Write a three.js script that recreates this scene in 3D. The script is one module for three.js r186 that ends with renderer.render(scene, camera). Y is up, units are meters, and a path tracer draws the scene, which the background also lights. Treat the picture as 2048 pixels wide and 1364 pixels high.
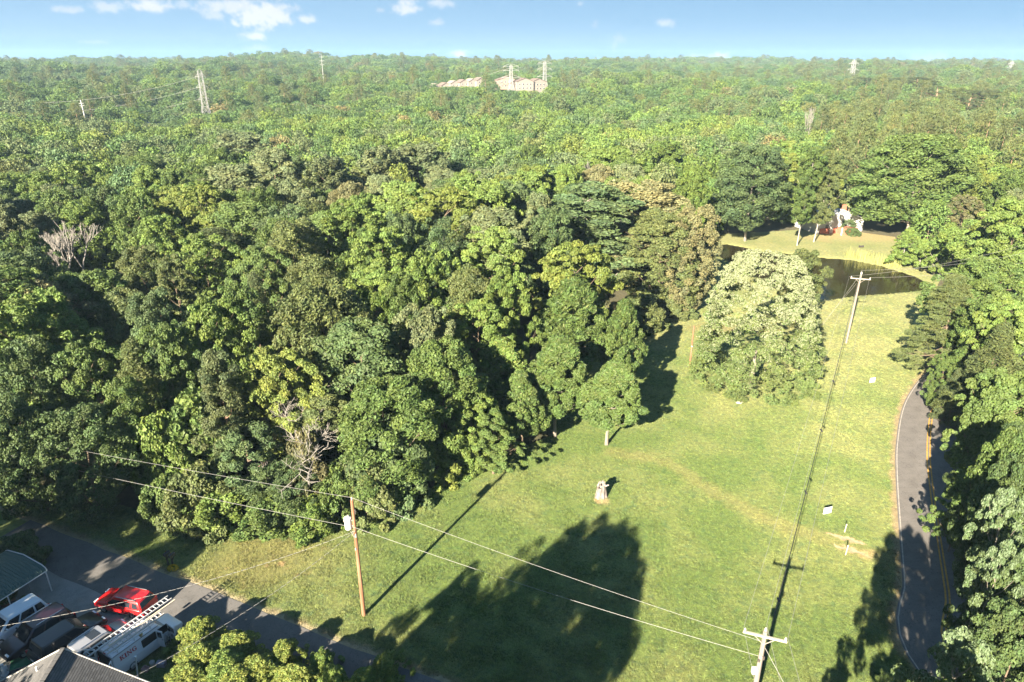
import * as THREE from 'three';
import { mergeGeometries, toCreasedNormals } from 'three/addons/utils/BufferGeometryUtils.js';
import { RoundedBoxGeometry } from 'three/addons/geometries/RoundedBoxGeometry.js';
import { TextGeometry } from 'three/addons/geometries/TextGeometry.js';
import { FontLoader } from 'three/addons/loaders/FontLoader.js';
import { createNoise2D, createNoise3D } from 'simplex-noise';

// ------------------------------------------------------------------ camera, sky, sun, exposure
const scene = new THREE.Scene();
const EYE = 39, PITCH = 22.2 * Math.PI / 180, FOC = 1365;           // drone height, downward tilt, focal length for a 2048 px wide frame
const camera = new THREE.PerspectiveCamera(2 * Math.atan(682 / FOC) * 180 / Math.PI, 2048 / 1364, 0.5, 9000);
camera.position.set(0, EYE, 0); camera.rotation.set(-PITCH, 0, 0);
scene.add(camera);
const EXPO = 6.0;
const SUN_AZ = 28.5 * Math.PI / 180, SUN_EL = 24.5 * Math.PI / 180;  // behind the drone, to the left
const sunDir = new THREE.Vector3(-Math.sin(SUN_AZ) * Math.cos(SUN_EL), Math.sin(SUN_EL), Math.cos(SUN_AZ) * Math.cos(SUN_EL));
const sun = new THREE.DirectionalLight(new THREE.Color(1.0, 0.88, 0.70), 5.0);
sun.target.position.set(0, 0, -80); sun.position.copy(sunDir).multiplyScalar(400).add(sun.target.position);
sun.castShadow = true; sun.shadow.mapSize.set(4096, 4096);
Object.assign(sun.shadow.camera, { left: -220, right: 220, top: 260, bottom: -220, near: 1, far: 1200 });
scene.add(sun, sun.target);
scene.fog = new THREE.FogExp2(new THREE.Color(0.52, 0.77, 1.0), 0.00012);

function mulberry(a) { return () => { a |= 0; a = a + 0x6D2B79F5 | 0; let t = Math.imul(a ^ a >>> 15, 1 | a); t = t + Math.imul(t ^ t >>> 7, 61 | t) ^ t; return ((t ^ t >>> 14) >>> 0) / 4294967296; }; }
const rng = mulberry(7);
const n2 = createNoise2D(mulberry(11)), n2b = createNoise2D(mulberry(12)), n3 = createNoise3D(mulberry(13));
const fbm = (x, y, o = 4, n = n2) => { let a = 0, w = .5, s = 0; for (let i = 0; i < o; i++) { a += w * n(x, y); s += w; x = x * 2.03 + 3.1; y = y * 2.03 - 1.7; w *= .5; } return a / s; };
const clamp = (x, a = 0, b = 1) => Math.min(b, Math.max(a, x));
const sstep = (a, b, x) => { const t = clamp((x - a) / (b - a)); return t * t * (3 - 2 * t); };
const lerp = (a, b, t) => a + (b - a) * t;

const sp = Math.sin(PITCH), cp = Math.cos(PITCH);
// where the sight line through a point of the photograph meets a level h above the ground: [x, forward]
function G(px, py, h = 0) { const u = (px - 1024) / FOC, v = (py - 682) / FOC, t = (EYE - h) / (sp + v * cp); return [t * u, t * (cp - v * sp)]; }
function proj(x, y, f) { const D = EYE - y, Z = f * cp + D * sp; return [1024 + FOC * x / Z, 682 + FOC * (D * cp - f * sp) / Z, Z]; }
function heightAt(f, py) { const v = (py - 682) / FOC; return EYE - f * (sp + v * cp) / (cp - v * sp); }

{ // sky: clear summer air, pale at the horizon, small fair-weather clouds
  const W = 4096, HH = 2048, data = new Float32Array(W * HH * 4);
  const clouds = [];                                                  // azimuth from the view direction, elevation, half sizes, strength
  const cl = (px, py, w, h, s) => { const u = (px - 1024) / FOC, v = (py - 682) / FOC, F = cp - v * sp, U = -sp - v * cp, q = Math.hypot(u, F); clouds.push([Math.atan2(u, F), Math.atan2(U, q), w * 1.18 / FOC, h * 1.25 / FOC, s * 1.08]); };
  cl(515, 36, 50, 26, 1.15); cl(545, 28, 42, 22, 1.0); cl(470, 15, 70, 16, .8); cl(508, 73, 22, 9, .9); cl(612, 40, 20, 9, .75); cl(300, 12, 36, 13, .9); cl(215, 15, 30, 10, .6); cl(135, 20, 26, 7, .55);
  cl(430, 32, 20, 9, .6); cl(515, 96, 26, 6, .3); cl(190, 84, 22, 3, .35); cl(812, 17, 26, 15, .85); cl(884, 8, 26, 9, .6); cl(872, 45, 16, 7, .45); cl(918, 108, 20, 9, .85); cl(760, 21, 9, 5, .4); cl(365, 10, 16, 9, .5);
  cl(1332, 48, 20, 8, .55); cl(1240, 78, 14, 9, .25); cl(1230, 92, 6, 14, .25); cl(1190, 50, 7, 9, .22); cl(1440, 116, 22, 9, .8); cl(1390, 115, 26, 7, .4); cl(1860, 118, 34, 11, .3); cl(1160, 8, 6, 4, .4); cl(1350, 119, 20, 5, .35);
  const cr = mulberry(5);
  for (let i = 0; i < 70; i++) { const az = .7 + cr() * (2 * Math.PI - 1.4), el = .01 + cr() * cr() * .5, s = .5 + el * 3; clouds.push([az, el, .03 * s * (.5 + cr()), .012 * s * (.5 + cr()), .3 + cr() * .6]); }
  const K = 1 / EXPO;
  for (let j = 0; j < HH; j++) {
    const el = ((j + .5) / HH - .5) * Math.PI, e = Math.max(el, 0) * 180 / Math.PI;
    const k = 1 - Math.exp(-e / 7.5), k2 = 1 - Math.exp(-e / 30), rowClouds = el > 0 && el < 1 ? clouds.filter((c) => Math.abs(el - c[1]) < c[3] * 2) : [];
    for (let i = 0; i < W; i++) {
      const az0 = ((i + .5) / W - .5) * 2 * Math.PI;                  // atan2(z, x)
      let az = az0 + Math.PI / 2; if (az > Math.PI) az -= 2 * Math.PI; // 0 ahead, positive to the right
      const side = .5 - .5 * Math.cos(az + .9);                       // bluer towards the right and behind
      let r = lerp(.42, .33, k), g = lerp(.655, .59, k), b = lerp(.89, .90, k);
      r = lerp(r, .15, k2); g = lerp(g, .29, k2); b = lerp(b, .52, k2);
      const q = 1 - .22 * side * Math.min(1, e / 3); const lo = .66 + .34 * Math.min(1, e / 1.6); r *= q * q * lo * lo; g *= q * lo; b *= .5 + .5 * lo; b *= 1 - (1 - q) * .4;
      if (rowClouds.length) {
        let c = 0;
        for (const [ca, ce, cw, ch, cs] of rowClouds) {
          let da = az - ca; if (da > Math.PI) da -= 2 * Math.PI; if (da < -Math.PI) da += 2 * Math.PI;
          if (Math.abs(da) > cw * 1.8) continue; const de = el - ce; if (Math.abs(de) > ch * 2) continue;
          const d = Math.hypot(da / cw, (de < 0 ? de * 1.35 : de) / ch), nn = fbm(az * 55, el * 80, 5) * .55 + fbm(az * 190, el * 260, 3, n2b) * .25;
          c = Math.max(c, cs * sstep(.95, .15, d + nn * .9 - .05));
        }
        if (c > 0) { c = Math.min(c, 1); r = lerp(r, .93, c * .9); g = lerp(g, .95, c * .9); b = lerp(b, .985, c * .9); }
      }
      const o = (j * W + i) * 4; data[o] = r * K; data[o + 1] = g * K; data[o + 2] = b * K; data[o + 3] = 1;
    }
  }
  const t = new THREE.DataTexture(data, W, HH, THREE.RGBAFormat, THREE.FloatType);
  t.mapping = THREE.EquirectangularReflectionMapping; t.magFilter = THREE.LinearFilter; t.needsUpdate = true;
  scene.background = t; scene.environment = t;
}

// ------------------------------------------------------------------ helpers
const taken = new Map();
function numbered(n) { const k = taken.get(n) ?? 0; taken.set(n, k + 1); return k ? `${n}_${String(k).padStart(3, '0')}` : n; }
function tag(o, label, category, group, kind) { if (label) o.userData.label = label; if (category) o.userData.category = category; if (group) o.userData.group = group; if (kind) o.userData.kind = kind; return o; }
function thing(name, label, category, [x, y, f] = [0, 0, 0], turn = 0, group) { const o = new THREE.Group(); o.name = numbered(name); o.position.set(x, y, -f); o.rotation.y = turn; scene.add(o); return tag(o, label, category, group); }
function part(name, geo, mat, parent, label) { const m = new THREE.Mesh(Array.isArray(geo) ? mergeGeometries(geo.map(clean)) : geo, mat); m.name = name; m.castShadow = m.receiveShadow = true; parent.add(m); if (label) m.userData.label = label; return m; }
function single(name, geo, mat, label, category, group, kind) { const m = new THREE.Mesh(Array.isArray(geo) ? mergeGeometries(geo.map(clean)) : geo, mat); m.name = numbered(name); m.castShadow = m.receiveShadow = true; scene.add(m); return tag(m, label, category, group, kind); }
function clean(g) { const h = g.index ? g.toNonIndexed() : g.clone(); for (const k of Object.keys(h.attributes)) if (!['position', 'normal', 'uv'].includes(k)) h.deleteAttribute(k); return h; }
const V = (x, y, z) => new THREE.Vector3(x, y, z);
function box(w, h, d, x = 0, y = 0, z = 0, r = 0) { const g = r ? new RoundedBoxGeometry(w, h, d, 2, r) : new THREE.BoxGeometry(w, h, d); return g.translate(x, y, z); }
function bar(a, b, r0, r1 = r0, n = 8) { const d = b.clone().sub(a), L = d.length(), g = new THREE.CylinderGeometry(r1, r0, L, n); g.translate(0, L / 2, 0); g.applyQuaternion(new THREE.Quaternion().setFromUnitVectors(V(0, 1, 0), d.normalize())); return g.translate(a.x, a.y, a.z); }
function beam(a, b, w, h) { const d = b.clone().sub(a), L = d.length(), g = new THREE.BoxGeometry(w, h, L); const m = new THREE.Matrix4().lookAt(a, b, Math.abs(d.y) > .95 * L ? V(1, 0, 0) : V(0, 1, 0)); g.applyMatrix4(m); const c = a.clone().add(b).multiplyScalar(.5); return g.translate(c.x, c.y, c.z); }
function cyl(r0, r1, h, x, y, z, n = 12) { return new THREE.CylinderGeometry(r1, r0, h, n).translate(x, y + h / 2, z); }
const std = (r, g, b, rough = .8, o = {}) => new THREE.MeshStandardMaterial({ color: new THREE.Color().setRGB(r, g, b), roughness: rough, ...o });
function tex(w, h, fn, srgb = false) { const d = new Uint8Array(w * h * 4); for (let j = 0; j < h; j++) for (let i = 0; i < w; i++) { const c = fn(i / w, j / h, i, j), o = (j * w + i) * 4; for (let k = 0; k < 3; k++) { let v = clamp(c[k]); if (srgb) v = v <= .0031308 ? v * 12.92 : 1.055 * v ** (1 / 2.4) - .055; d[o + k] = Math.round(v * 255); } d[o + 3] = 255; } const t = new THREE.DataTexture(d, w, h); t.magFilter = THREE.LinearFilter; t.wrapS = t.wrapT = THREE.RepeatWrapping; t.needsUpdate = true; if (srgb) t.colorSpace = THREE.SRGBColorSpace; return t; }
const tn = (x, y, p, o = 4) => { // noise that repeats over the unit square
  const a = x * 2 * Math.PI, b = y * 2 * Math.PI, R = p / (2 * Math.PI); let s = 0, w = .5, q = 0;
  for (let i = 0; i < o; i++) { const k = R * 2 ** i; s += w * n3(Math.cos(a) * k + i * 7, Math.sin(a) * k + Math.cos(b) * k * .8, Math.sin(b) * k + i * 3); q += w; w *= .55; } return s / q; };
const inPoly = (p, x, y) => { let c = false; for (let i = 0, j = p.length - 1; i < p.length; j = i++) { const [xi, yi] = p[i], [xj, yj] = p[j]; if ((yi > y) !== (yj > y) && x < (xj - xi) * (y - yi) / (yj - yi) + xi) c = !c; } return c; };
const segDist = (pts, x, y) => { let d = 1e9; for (let i = 0; i + 1 < pts.length; i++) { const [ax, ay] = pts[i], [bx, by] = pts[i + 1], vx = bx - ax, vy = by - ay, t = clamp(((x - ax) * vx + (y - ay) * vy) / (vx * vx + vy * vy)); d = Math.min(d, Math.hypot(x - ax - t * vx, y - ay - t * vy)); } return d; };
const curve2 = (pts, n) => new THREE.CatmullRomCurve3(pts.map(([x, f]) => V(x, 0, f)), false, 'centripetal').getSpacedPoints(n).map((p) => [p.x, p.z]);

// ------------------------------------------------------------------ layout on the ground (metres: x to the right, f ahead)
const roadLine = curve2([[54, -30], [50, 0], ...[[1915, 1330], [1895, 1190], [1878, 1080], [1861, 960], [1857, 900], [1868, 815]].map(([a, b]) => G(a, b)), G(1912, 752), G(1985, 706), G(2110, 660), G(2400, 600)], 160);
const ROADW = 3.15;
const laneA = G(300, 1135), laneB = G(857, 1355), laneDir = (() => { const x = laneB[0] - laneA[0], y = laneB[1] - laneA[1], l = Math.hypot(x, y); return [x / l, y / l]; })();
const laneN = [laneDir[1], -laneDir[0]];                              // towards the house
if (laneN[1] > 0) { laneN[0] *= -1; laneN[1] *= -1; }
const lanePt = (s, w) => [laneA[0] + laneDir[0] * s + laneN[0] * w, laneA[1] + laneDir[1] * s + laneN[1] * w];
const LANEW = 3.8;
const lotPoly = [lanePt(-9, LANEW - .1), lanePt(6.2, LANEW - .1), lanePt(6.4, 7), lanePt(2.2, 13.5), lanePt(-12, 14.5), lanePt(-12.5, 9)];
const pondPx = [[1446, 486], [1490, 494], [1530, 503], [1590, 507], [1640, 514], [1700, 518], [1760, 530], [1826, 550], [1862, 569], [1842, 580], [1770, 586], [1705, 591], [1658, 599], [1600, 592], [1540, 570], [1480, 535], [1430, 505]];
const pondPoly = pondPx.map(([a, b]) => G(a, b));
const openPx = [[-500, 1010], [0, 985], [150, 985], [275, 1020], [385, 1055], [560, 1060], [735, 1010], [855, 985], [935, 930], [1060, 888], [1110, 868], [1085, 850], [1080, 800], [1065, 720], [1100, 680], [1160, 652], [1250, 628], [1320, 612], [1375, 575], [1400, 530], [1415, 505], [1445, 468], [1560, 462], [1650, 455], [1790, 474], [1812, 520], [1880, 560], [1862, 600], [1846, 690], [1850, 745], [1896, 756], [1895, 830], [1900, 960], [1925, 1080], [1950, 1200], [1975, 1330], [1990, 1500], [1990, 1900], [-500, 1900]];
const openPoly = openPx.map(([a, b]) => G(a, b));
const trackA = curve2([G(1225, 905), G(1330, 925), G(1430, 985), G(1560, 1050), G(1680, 1088), G(1740, 1110), G(1800, 1120)], 40);
const rutA = [G(1648, 1065), G(1668, 1071), G(1700, 1080), G(1740, 1092)], rutB = [G(1652, 1087), G(1680, 1095), G(1710, 1102), G(1744, 1117)], rutC = [G(1560, 1042), G(1590, 1048), G(1630, 1058)];

function hill(x, f) { // the land rises gently beyond the wood
  const d = Math.hypot(x, Math.max(f, 0)); if (d < 180) return 0;
  const a = Math.atan2(x, Math.max(f, 1)) * 180 / Math.PI;
  let h = sstep(230, 700, d) * 8 + sstep(600, 1700, d) * 14;
  h += sstep(180, 500, d) * 5 * fbm(x / 230, f / 230, 3) + sstep(450, 1100, d) * 15 * fbm(x / 520 + 9, f / 520, 3);
  h += 7 * Math.exp(-(((a + 18.5) / 6.5) ** 2)) * sstep(600, 980, d) + 3 * Math.exp(-(((a + 6) / 9) ** 2)) * sstep(650, 1200, d);
  h += 8 * Math.exp(-(((x - 0) / 110) ** 2 + ((f - 590) / 75) ** 2));
  h -= 5 * sstep(14, 32, a) * sstep(400, 1000, d);
  h -= 5 * Math.exp(-(((a + 24) / 7) ** 2)) * Math.exp(-(((d - 380) / 140) ** 2));
  return h;
}
const CLEAR = [[81, 171, 9], [89, 173, 7], [12, 574, 34], [40, 580, 34], [-22, 590, 22], [-50, 596, 22], [-80, 600, 22], [0, 610, 16], [28, 607, 16], [-182, 430, 11], [-196, 424, 9], [-212, 420, 8], [-228, 418, 9], [-245, 410, 9], [230, 300, 7], [...G(1940, 320), 10], [...G(1940, 340), 8], [...G(1022, 178, 20), 20], [...G(1060, 182, 20), 20], [...G(910, 172, 22), 22]];  // no trees here: houses, tower feet
// what must stay in sight behind lower trees: [left, right, lowest visible row, distance]
const SIGHT = [[75, 235, 545, 108], [1432, 1580, 505, 148], [1645, 1725, 452, 164], [1918, 1955, 305, 316], [392, 432, 226, 425], [152, 186, 244, 385], [995, 1095, 180, 555], [870, 965, 172, 590], [1590, 1618, 222, 400], [268, 345, 246, 410]];
const keepSight = (x, f, h) => { const [px, py] = proj(x, hill(x, f) + h, f); for (const [a, b, y, d] of SIGHT) if (px > a && px < b && f < d - 3 && py < y && py > y - 140) h = Math.min(h, heightAt(f, y) - hill(x, f)); return h; };
const near = { x0: -95, x1: 125, f0: -30, f1: 190 };
const roadGrid = (() => { const w = 221, h = 221, d = new Float32Array(w * h); for (let j = 0; j < h; j++) for (let i = 0; i < w; i++) d[j * w + i] = segDist(roadLine, near.x0 + i, near.f0 + j); return { w, h, d }; })();
const roadDist = (x, f) => { const u = clamp(x - near.x0, 0, 219.99), v = clamp(f - near.f0, 0, 219.99), i = Math.floor(u), j = Math.floor(v), { w, d } = roadGrid, k = j * w + i; if (d[k] > 7) return d[k]; return segDist(roadLine, x, f); };
const ruts = [[rutA, .55], [rutB, .55], [rutC, .22]];
const lawnTone = (x, f) => { // what grows where: linear base colour
  const a = fbm(x / 9, f / 9, 4), b = fbm(x / 2.2 + 40, f / 2.2, 3), c = fbm(x / 28 + 5, f / 28 - 8, 3);
  let g = [.105, .165, .022];
  const far = sstep(60, 110, f) * .55 + sstep(15, 45, x) * .25;
  let dry = clamp(.14 + a * .5 + c * .4 + far);
  g = [lerp(.118, .250, dry), lerp(.168, .250, dry), lerp(.034, .088, dry)];
  const cl = sstep(.25, .7, b) * .35; g = [g[0] * (1 - cl * .6), g[1] * (1 - cl * .3), g[2] * (1 - cl * .2)]; const cm = sstep(.1, .65, fbm(x / 1.1 - 20, f / .8 + 60, 2, n2b)) * .22; g = [g[0] * (1 - cm * 1.2), g[1] * (1 - cm * .8), g[2]];
  const mud = (d, w) => sstep(w, w * .2, d + b * w * .35);
  let t = x > 5 && x < 46 && f > 40 && f < 75 ? mud(segDist(trackA, x, f), 1.5) * .55 : 0; g = [lerp(g[0], .23, t), lerp(g[1], .215, t), lerp(g[2], .075, t)];
  // thin dry strip of lawn between the lane and the wood
  const [sx, sf] = G(520, 1120); const ds = Math.hypot((x - sx) / 9, (f - sf) / 5); t = sstep(1.2, .2, ds + a * .5) * .6; g = [lerp(g[0], .24, t), lerp(g[1], .2, t), lerp(g[2], .07, t)];
  t = ds < .9 ? sstep(.38, .75, fbm(x / 3.1 - 70, f / 3.1 + 20, 4)) * sstep(.9, .25, ds) * .8 : 0; g = [lerp(g[0], .36, t), lerp(g[1], .235, t), lerp(g[2], .12, t)];
  // verge of the lane, shoulder of the road
  const lw = (x - laneA[0]) * laneN[0] + (f - laneA[1]) * laneN[1]; if (lw > -1.3 && lw < .3) { t = sstep(-.95, -.15, lw + b * .3) * .85; g = [lerp(g[0], .3, t), lerp(g[1], .24, t), lerp(g[2], .15, t)]; }
  const dr = roadDist(x, f); if (dr < 5) { t = sstep(.75, .1, dr - ROADW + b * .35) * .8; g = [lerp(g[0], .30, t), lerp(g[1], .215, t), lerp(g[2], .125, t)]; }
  if (x > 28 && x < 48 && f > 40 && f < 62) for (const [r, w] of ruts) { const e0 = Math.hypot(x - r[0][0], f - r[0][1]), e1 = Math.hypot(x - r[r.length - 1][0], f - r[r.length - 1][1]), tw = w * sstep(-.2, 1.6, Math.min(e0, e1)) * (.75 + .6 * n2(x * 1.3, f * 2.2)); t = sstep(tw, tw * .4, segDist(r, x, f) + n2b(x * 3.1, f * 3.1) * .07) * .9; g = [lerp(g[0], .50, t), lerp(g[1], .33, t), lerp(g[2], .21, t)]; }
  { const [mx, mf] = G(1735, 1108); t = sstep(1.1, .25, Math.hypot(x - mx, (f - mf) * 1.4) + b * .6) * .6; g = [lerp(g[0], .42, t), lerp(g[1], .29, t), lerp(g[2], .15, t)]; }
  { const [mx, mf] = G(1202, 999); t = sstep(.95, .3, Math.hypot(x - mx - .15, f - mf + .2) + b * .3) * .8; g = [lerp(g[0], .40, t), lerp(g[1], .29, t), lerp(g[2], .16, t)]; }
  // warm bare bank on the far side of the pond
  { const [mx, mf] = G(1712, 474), q = Math.hypot((x - mx) / 15, (f - mf) / 6.5); t = sstep(1.1, .35, q + a * .55) * .7; g = [lerp(g[0], .34, t), lerp(g[1], .25, t), lerp(g[2], .11, t)]; }
  { const [mx, mf] = G(1480, 655), q = Math.hypot((x - mx) / 10, (f - mf) / 3); t = sstep(1.1, .35, q + a * .35) * .4; g = [lerp(g[0], .3, t), lerp(g[1], .2, t), lerp(g[2], .1, t)]; }
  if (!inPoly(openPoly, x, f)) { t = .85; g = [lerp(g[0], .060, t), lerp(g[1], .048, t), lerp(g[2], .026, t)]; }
  return g;
};

// ------------------------------------------------------------------ ground, roads, pond
const pondDepth = (x, f) => { const e = segDist([...pondPoly, pondPoly[0]], x, f); return inPoly(pondPoly, x, f) ? -.12 - Math.min(.9, e * .7) : -.12 * sstep(2.2, 0, e); };
{
  const axis = (lo, a, b, hi, step, grow) => { const v = []; for (let x = a; x <= b; x += step) v.push(x); let s = step; for (let x = a - step; x > lo; s *= grow, x -= s) v.unshift(x); v.unshift(lo); s = step; for (let x = v[v.length - 1] + step; x < hi; s *= grow, x += s) v.push(x); v.push(hi); return v; };
  const xs = axis(-3600, -130, 160, 3600, 10, 1.07), fs = axis(-500, -40, 260, 3700, 10, 1.06);
  const pos = [], uv = [], idx = [];
  for (const f of fs) for (const x of xs) { const inside = Math.min(x - near.x0, near.x1 - x, f - near.f0, near.f1 - f); pos.push(x, hill(x, f) - 1.6 * sstep(-1, 12, inside), -f); uv.push(x / 60, f / 60); }
  for (let j = 0; j + 1 < fs.length; j++) for (let i = 0; i + 1 < xs.length; i++) { const a = j * xs.length + i, b = a + 1, c = a + xs.length, d = c + 1; idx.push(a, b, d, a, d, c); }
  const g = new THREE.BufferGeometry(); g.setAttribute('position', new THREE.Float32BufferAttribute(pos, 3)); g.setAttribute('uv', new THREE.Float32BufferAttribute(uv, 2)); g.setIndex(idx); g.computeVertexNormals();
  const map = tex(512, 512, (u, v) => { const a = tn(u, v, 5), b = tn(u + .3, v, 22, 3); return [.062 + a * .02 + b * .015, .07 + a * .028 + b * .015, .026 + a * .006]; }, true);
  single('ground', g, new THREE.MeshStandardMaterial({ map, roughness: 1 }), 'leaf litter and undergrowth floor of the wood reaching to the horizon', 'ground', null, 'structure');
  // lawn sheet round the camera
  const N = 240, gp = [], gu = [], gi = [];
  for (let j = 0; j <= N; j++) for (let i = 0; i <= N; i++) { const x = lerp(near.x0, near.x1, i / N), f = lerp(near.f0, near.f1, j / N); gp.push(x, pondDepth(x, f), -f); gu.push(i / N, j / N); }
  for (let j = 0; j < N; j++) for (let i = 0; i < N; i++) { const a = j * (N + 1) + i, b = a + 1, c = a + N + 1, d = c + 1; gi.push(a, b, d, a, d, c); }
  const lg = new THREE.BufferGeometry(); lg.setAttribute('position', new THREE.Float32BufferAttribute(gp, 3)); lg.setAttribute('uv', new THREE.Float32BufferAttribute(gu, 2)); lg.setIndex(gi); lg.computeVertexNormals();
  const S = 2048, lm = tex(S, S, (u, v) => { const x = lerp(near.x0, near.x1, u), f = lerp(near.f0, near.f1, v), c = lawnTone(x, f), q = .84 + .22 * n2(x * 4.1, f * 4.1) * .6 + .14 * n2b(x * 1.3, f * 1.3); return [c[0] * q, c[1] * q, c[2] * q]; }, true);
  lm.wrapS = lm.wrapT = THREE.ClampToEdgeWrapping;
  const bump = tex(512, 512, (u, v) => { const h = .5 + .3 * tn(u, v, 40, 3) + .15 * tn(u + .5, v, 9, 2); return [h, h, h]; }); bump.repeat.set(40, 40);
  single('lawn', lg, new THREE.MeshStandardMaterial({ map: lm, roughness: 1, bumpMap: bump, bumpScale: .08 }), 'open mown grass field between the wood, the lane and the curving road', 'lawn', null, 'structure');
}
function strip(line, off0, off1, y) { const pos = [], uv = [], idx = []; let L = 0; line.forEach(([x, f], i) => { const [ax, af] = line[Math.max(0, i - 1)], [bx, bf] = line[Math.min(line.length - 1, i + 1)], l = Math.hypot(bx - ax, bf - af), nx = (bf - af) / l, nf = -(bx - ax) / l; if (i) L += Math.hypot(x - line[i - 1][0], f - line[i - 1][1]); for (const o of [off0, off1]) { pos.push(x + nx * o, y, -(f + nf * o)); uv.push(o / 6, L / 6); } if (i) { const a = 2 * i - 2; idx.push(a, a + 1, a + 3, a, a + 3, a + 2); } }); const g = new THREE.BufferGeometry(); g.setAttribute('position', new THREE.Float32BufferAttribute(pos, 3)); g.setAttribute('uv', new THREE.Float32BufferAttribute(uv, 2)); g.setIndex(idx); g.computeVertexNormals(); return g; }
const asphaltMap = (k, warm) => tex(512, 512, (u, v) => { const a = tn(u, v, 4, 4), b = tn(u + .2, v + .7, 60, 2), w = Math.exp(-(((u - .27) / .07) ** 2)) + Math.exp(-(((u - .73) / .07) ** 2)), cr = Math.abs(tn(u, v + .4, 6, 3)) < .018 ? .6 : 1, q = k * (1 + a * .2 + b * .16 - w * .08) * cr; return [q * (1 + warm), q, q * (1 - warm)]; }, true);
{
  const asphalt = new THREE.MeshStandardMaterial({ map: asphaltMap(.112, .10), roughness: .92 });
  single('road', strip(roadLine, -ROADW, ROADW, .03), asphalt, 'grey asphalt two lane road curving away along the right edge of the field', 'road', null, 'structure');
  const worn = (base) => new THREE.MeshStandardMaterial({ map: tex(256, 256, (u, v) => { const q = .8 + .3 * tn(u, v, 12, 3); return base.map((c) => c * q); }, true), roughness: .8 });
  const yel = worn([.50, .27, .04]), wht = worn([.34, .31, .27]);
  single('yellow_centre_line', [strip(roadLine, -.2, -.07, .035), strip(roadLine, .07, .2, .035)], yel, 'worn double yellow line down the middle of the curving road', 'road marking', null, 'structure');
  single('white_edge_line', strip(roadLine, -ROADW + .12, -ROADW + .22, .035), wht, 'white edge line on the field side of the curving road', 'road marking', null, 'structure');
  single('white_edge_line', strip(roadLine, ROADW - .25, ROADW - .12, .035), wht, 'white edge line on the tree side of the curving road', 'road marking', null, 'structure');
  const la = []; for (let s = -15.5; s <= 64; s += 2) la.push(lanePt(s, 0)); const rag = la.map(([x, f], i) => { const w = (n2(i * .9, 3) * .14); return [x + laneN[0] * w, f + laneN[1] * w]; });
  const lane = strip(rag, rag[0][0] < 0 ? 0 : 0, LANEW, .028); 
  single('lane', lane, new THREE.MeshStandardMaterial({ map: asphaltMap(.10, .06), roughness: .95 }), 'narrow patched asphalt lane running past the parked cars', 'lane', null, 'structure');
  // the gravel yard
  const shp = new THREE.Shape(lotPoly.map(([x, f]) => new THREE.Vector2(x, f))), lg = new THREE.ShapeGeometry(shp); lg.rotateX(-Math.PI / 2); lg.translate(0, .022, 0);
  { const p = lg.attributes.position, u = lg.attributes.uv; for (let i = 0; i < p.count; i++) u.setXY(i, p.getX(i) / 7, p.getZ(i) / 7); }
  const gm = tex(512, 512, (u, v) => { const a = tn(u, v, 5, 4), b = tn(u, v + .3, 90, 2), st = tn(u * 1, v + .1, 3, 2), q = .20 * (1 + a * .22 + b * .22 + st * .1); return [q * 1.02, q, q * .95]; }, true);
  single('gravel_yard', lg, new THREE.MeshStandardMaterial({ map: gm, roughness: 1 }), 'pale gravel parking yard between the lane and the grey roofed house', 'gravel yard', null, 'structure');
  // concrete pad by the house
  const pad = [G(-40, 1330), G(45, 1335), G(95, 1364), G(60, 1480), G(-60, 1460)]; const pg = new THREE.ShapeGeometry(new THREE.Shape(pad.map(([x, f]) => new THREE.Vector2(x, f)))); pg.rotateX(-Math.PI / 2); pg.translate(0, .03, 0);
  single('patio', pg, std(.24, .23, .21, .95), 'concrete patio slab beside the grey roofed house', 'patio', null, 'structure');
  const wshape = new THREE.Shape(pondPoly.map(([x, f]) => { const cx = 62, cf = 130; return new THREE.Vector2(cx + (x - cx) * 1.02, cf + (f - cf) * 1.03); }));
  const wg = new THREE.ShapeGeometry(wshape); wg.rotateX(-Math.PI / 2); wg.translate(0, -.2, 0); { const p = wg.attributes.position, u = wg.attributes.uv; for (let i = 0; i < p.count; i++) u.setXY(i, p.getX(i) / 9, p.getZ(i) / 9); }
  const wb = tex(512, 512, (u, v) => { const h = .5 + .4 * tn(u, v, 14, 3); return [h, h, h]; });
  single('pond', wg, new THREE.MeshStandardMaterial({ color: new THREE.Color().setRGB(.022, .017, .008), roughness: .04, bumpMap: wb, bumpScale: .012 }), 'still dark brown pond behind the pale leaved tree', 'pond', null, 'structure');
}

// ------------------------------------------------------------------ trees: prototypes
// A crown is many leaf sprays spread over lobes of an uneven envelope; colours vary from leaf to leaf and the material gives the species its green.
function leafGeometry(put) {
  const pos = [], col = [], idx = [];
  const spray = (p, n, t, L, W, c) => { // a bent rhombus: base, left, tip, right
    const b = V(0, 0, 0).crossVectors(n, t), k = pos.length / 3, s = L * .5, dn = L * .12;
    pos.push(p.x - t.x * s, p.y - t.y * s, p.z - t.z * s, p.x + b.x * W + n.x * dn, p.y + b.y * W + n.y * dn, p.z + b.z * W + n.z * dn, p.x + t.x * s, p.y + t.y * s, p.z + t.z * s, p.x - b.x * W + n.x * dn, p.y - b.y * W + n.y * dn, p.z - b.z * W + n.z * dn);
    for (let i = 0; i < 4; i++) col.push(c[0], c[1], c[2]);
    idx.push(k, k + 1, k + 2, k, k + 2, k + 3);
  };
  put(spray);
  const g = new THREE.BufferGeometry(); g.setAttribute('position', new THREE.Float32BufferAttribute(pos, 3)); g.setAttribute('color', new THREE.Float32BufferAttribute(col, 3)); g.setIndex(idx); return g;
}
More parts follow.
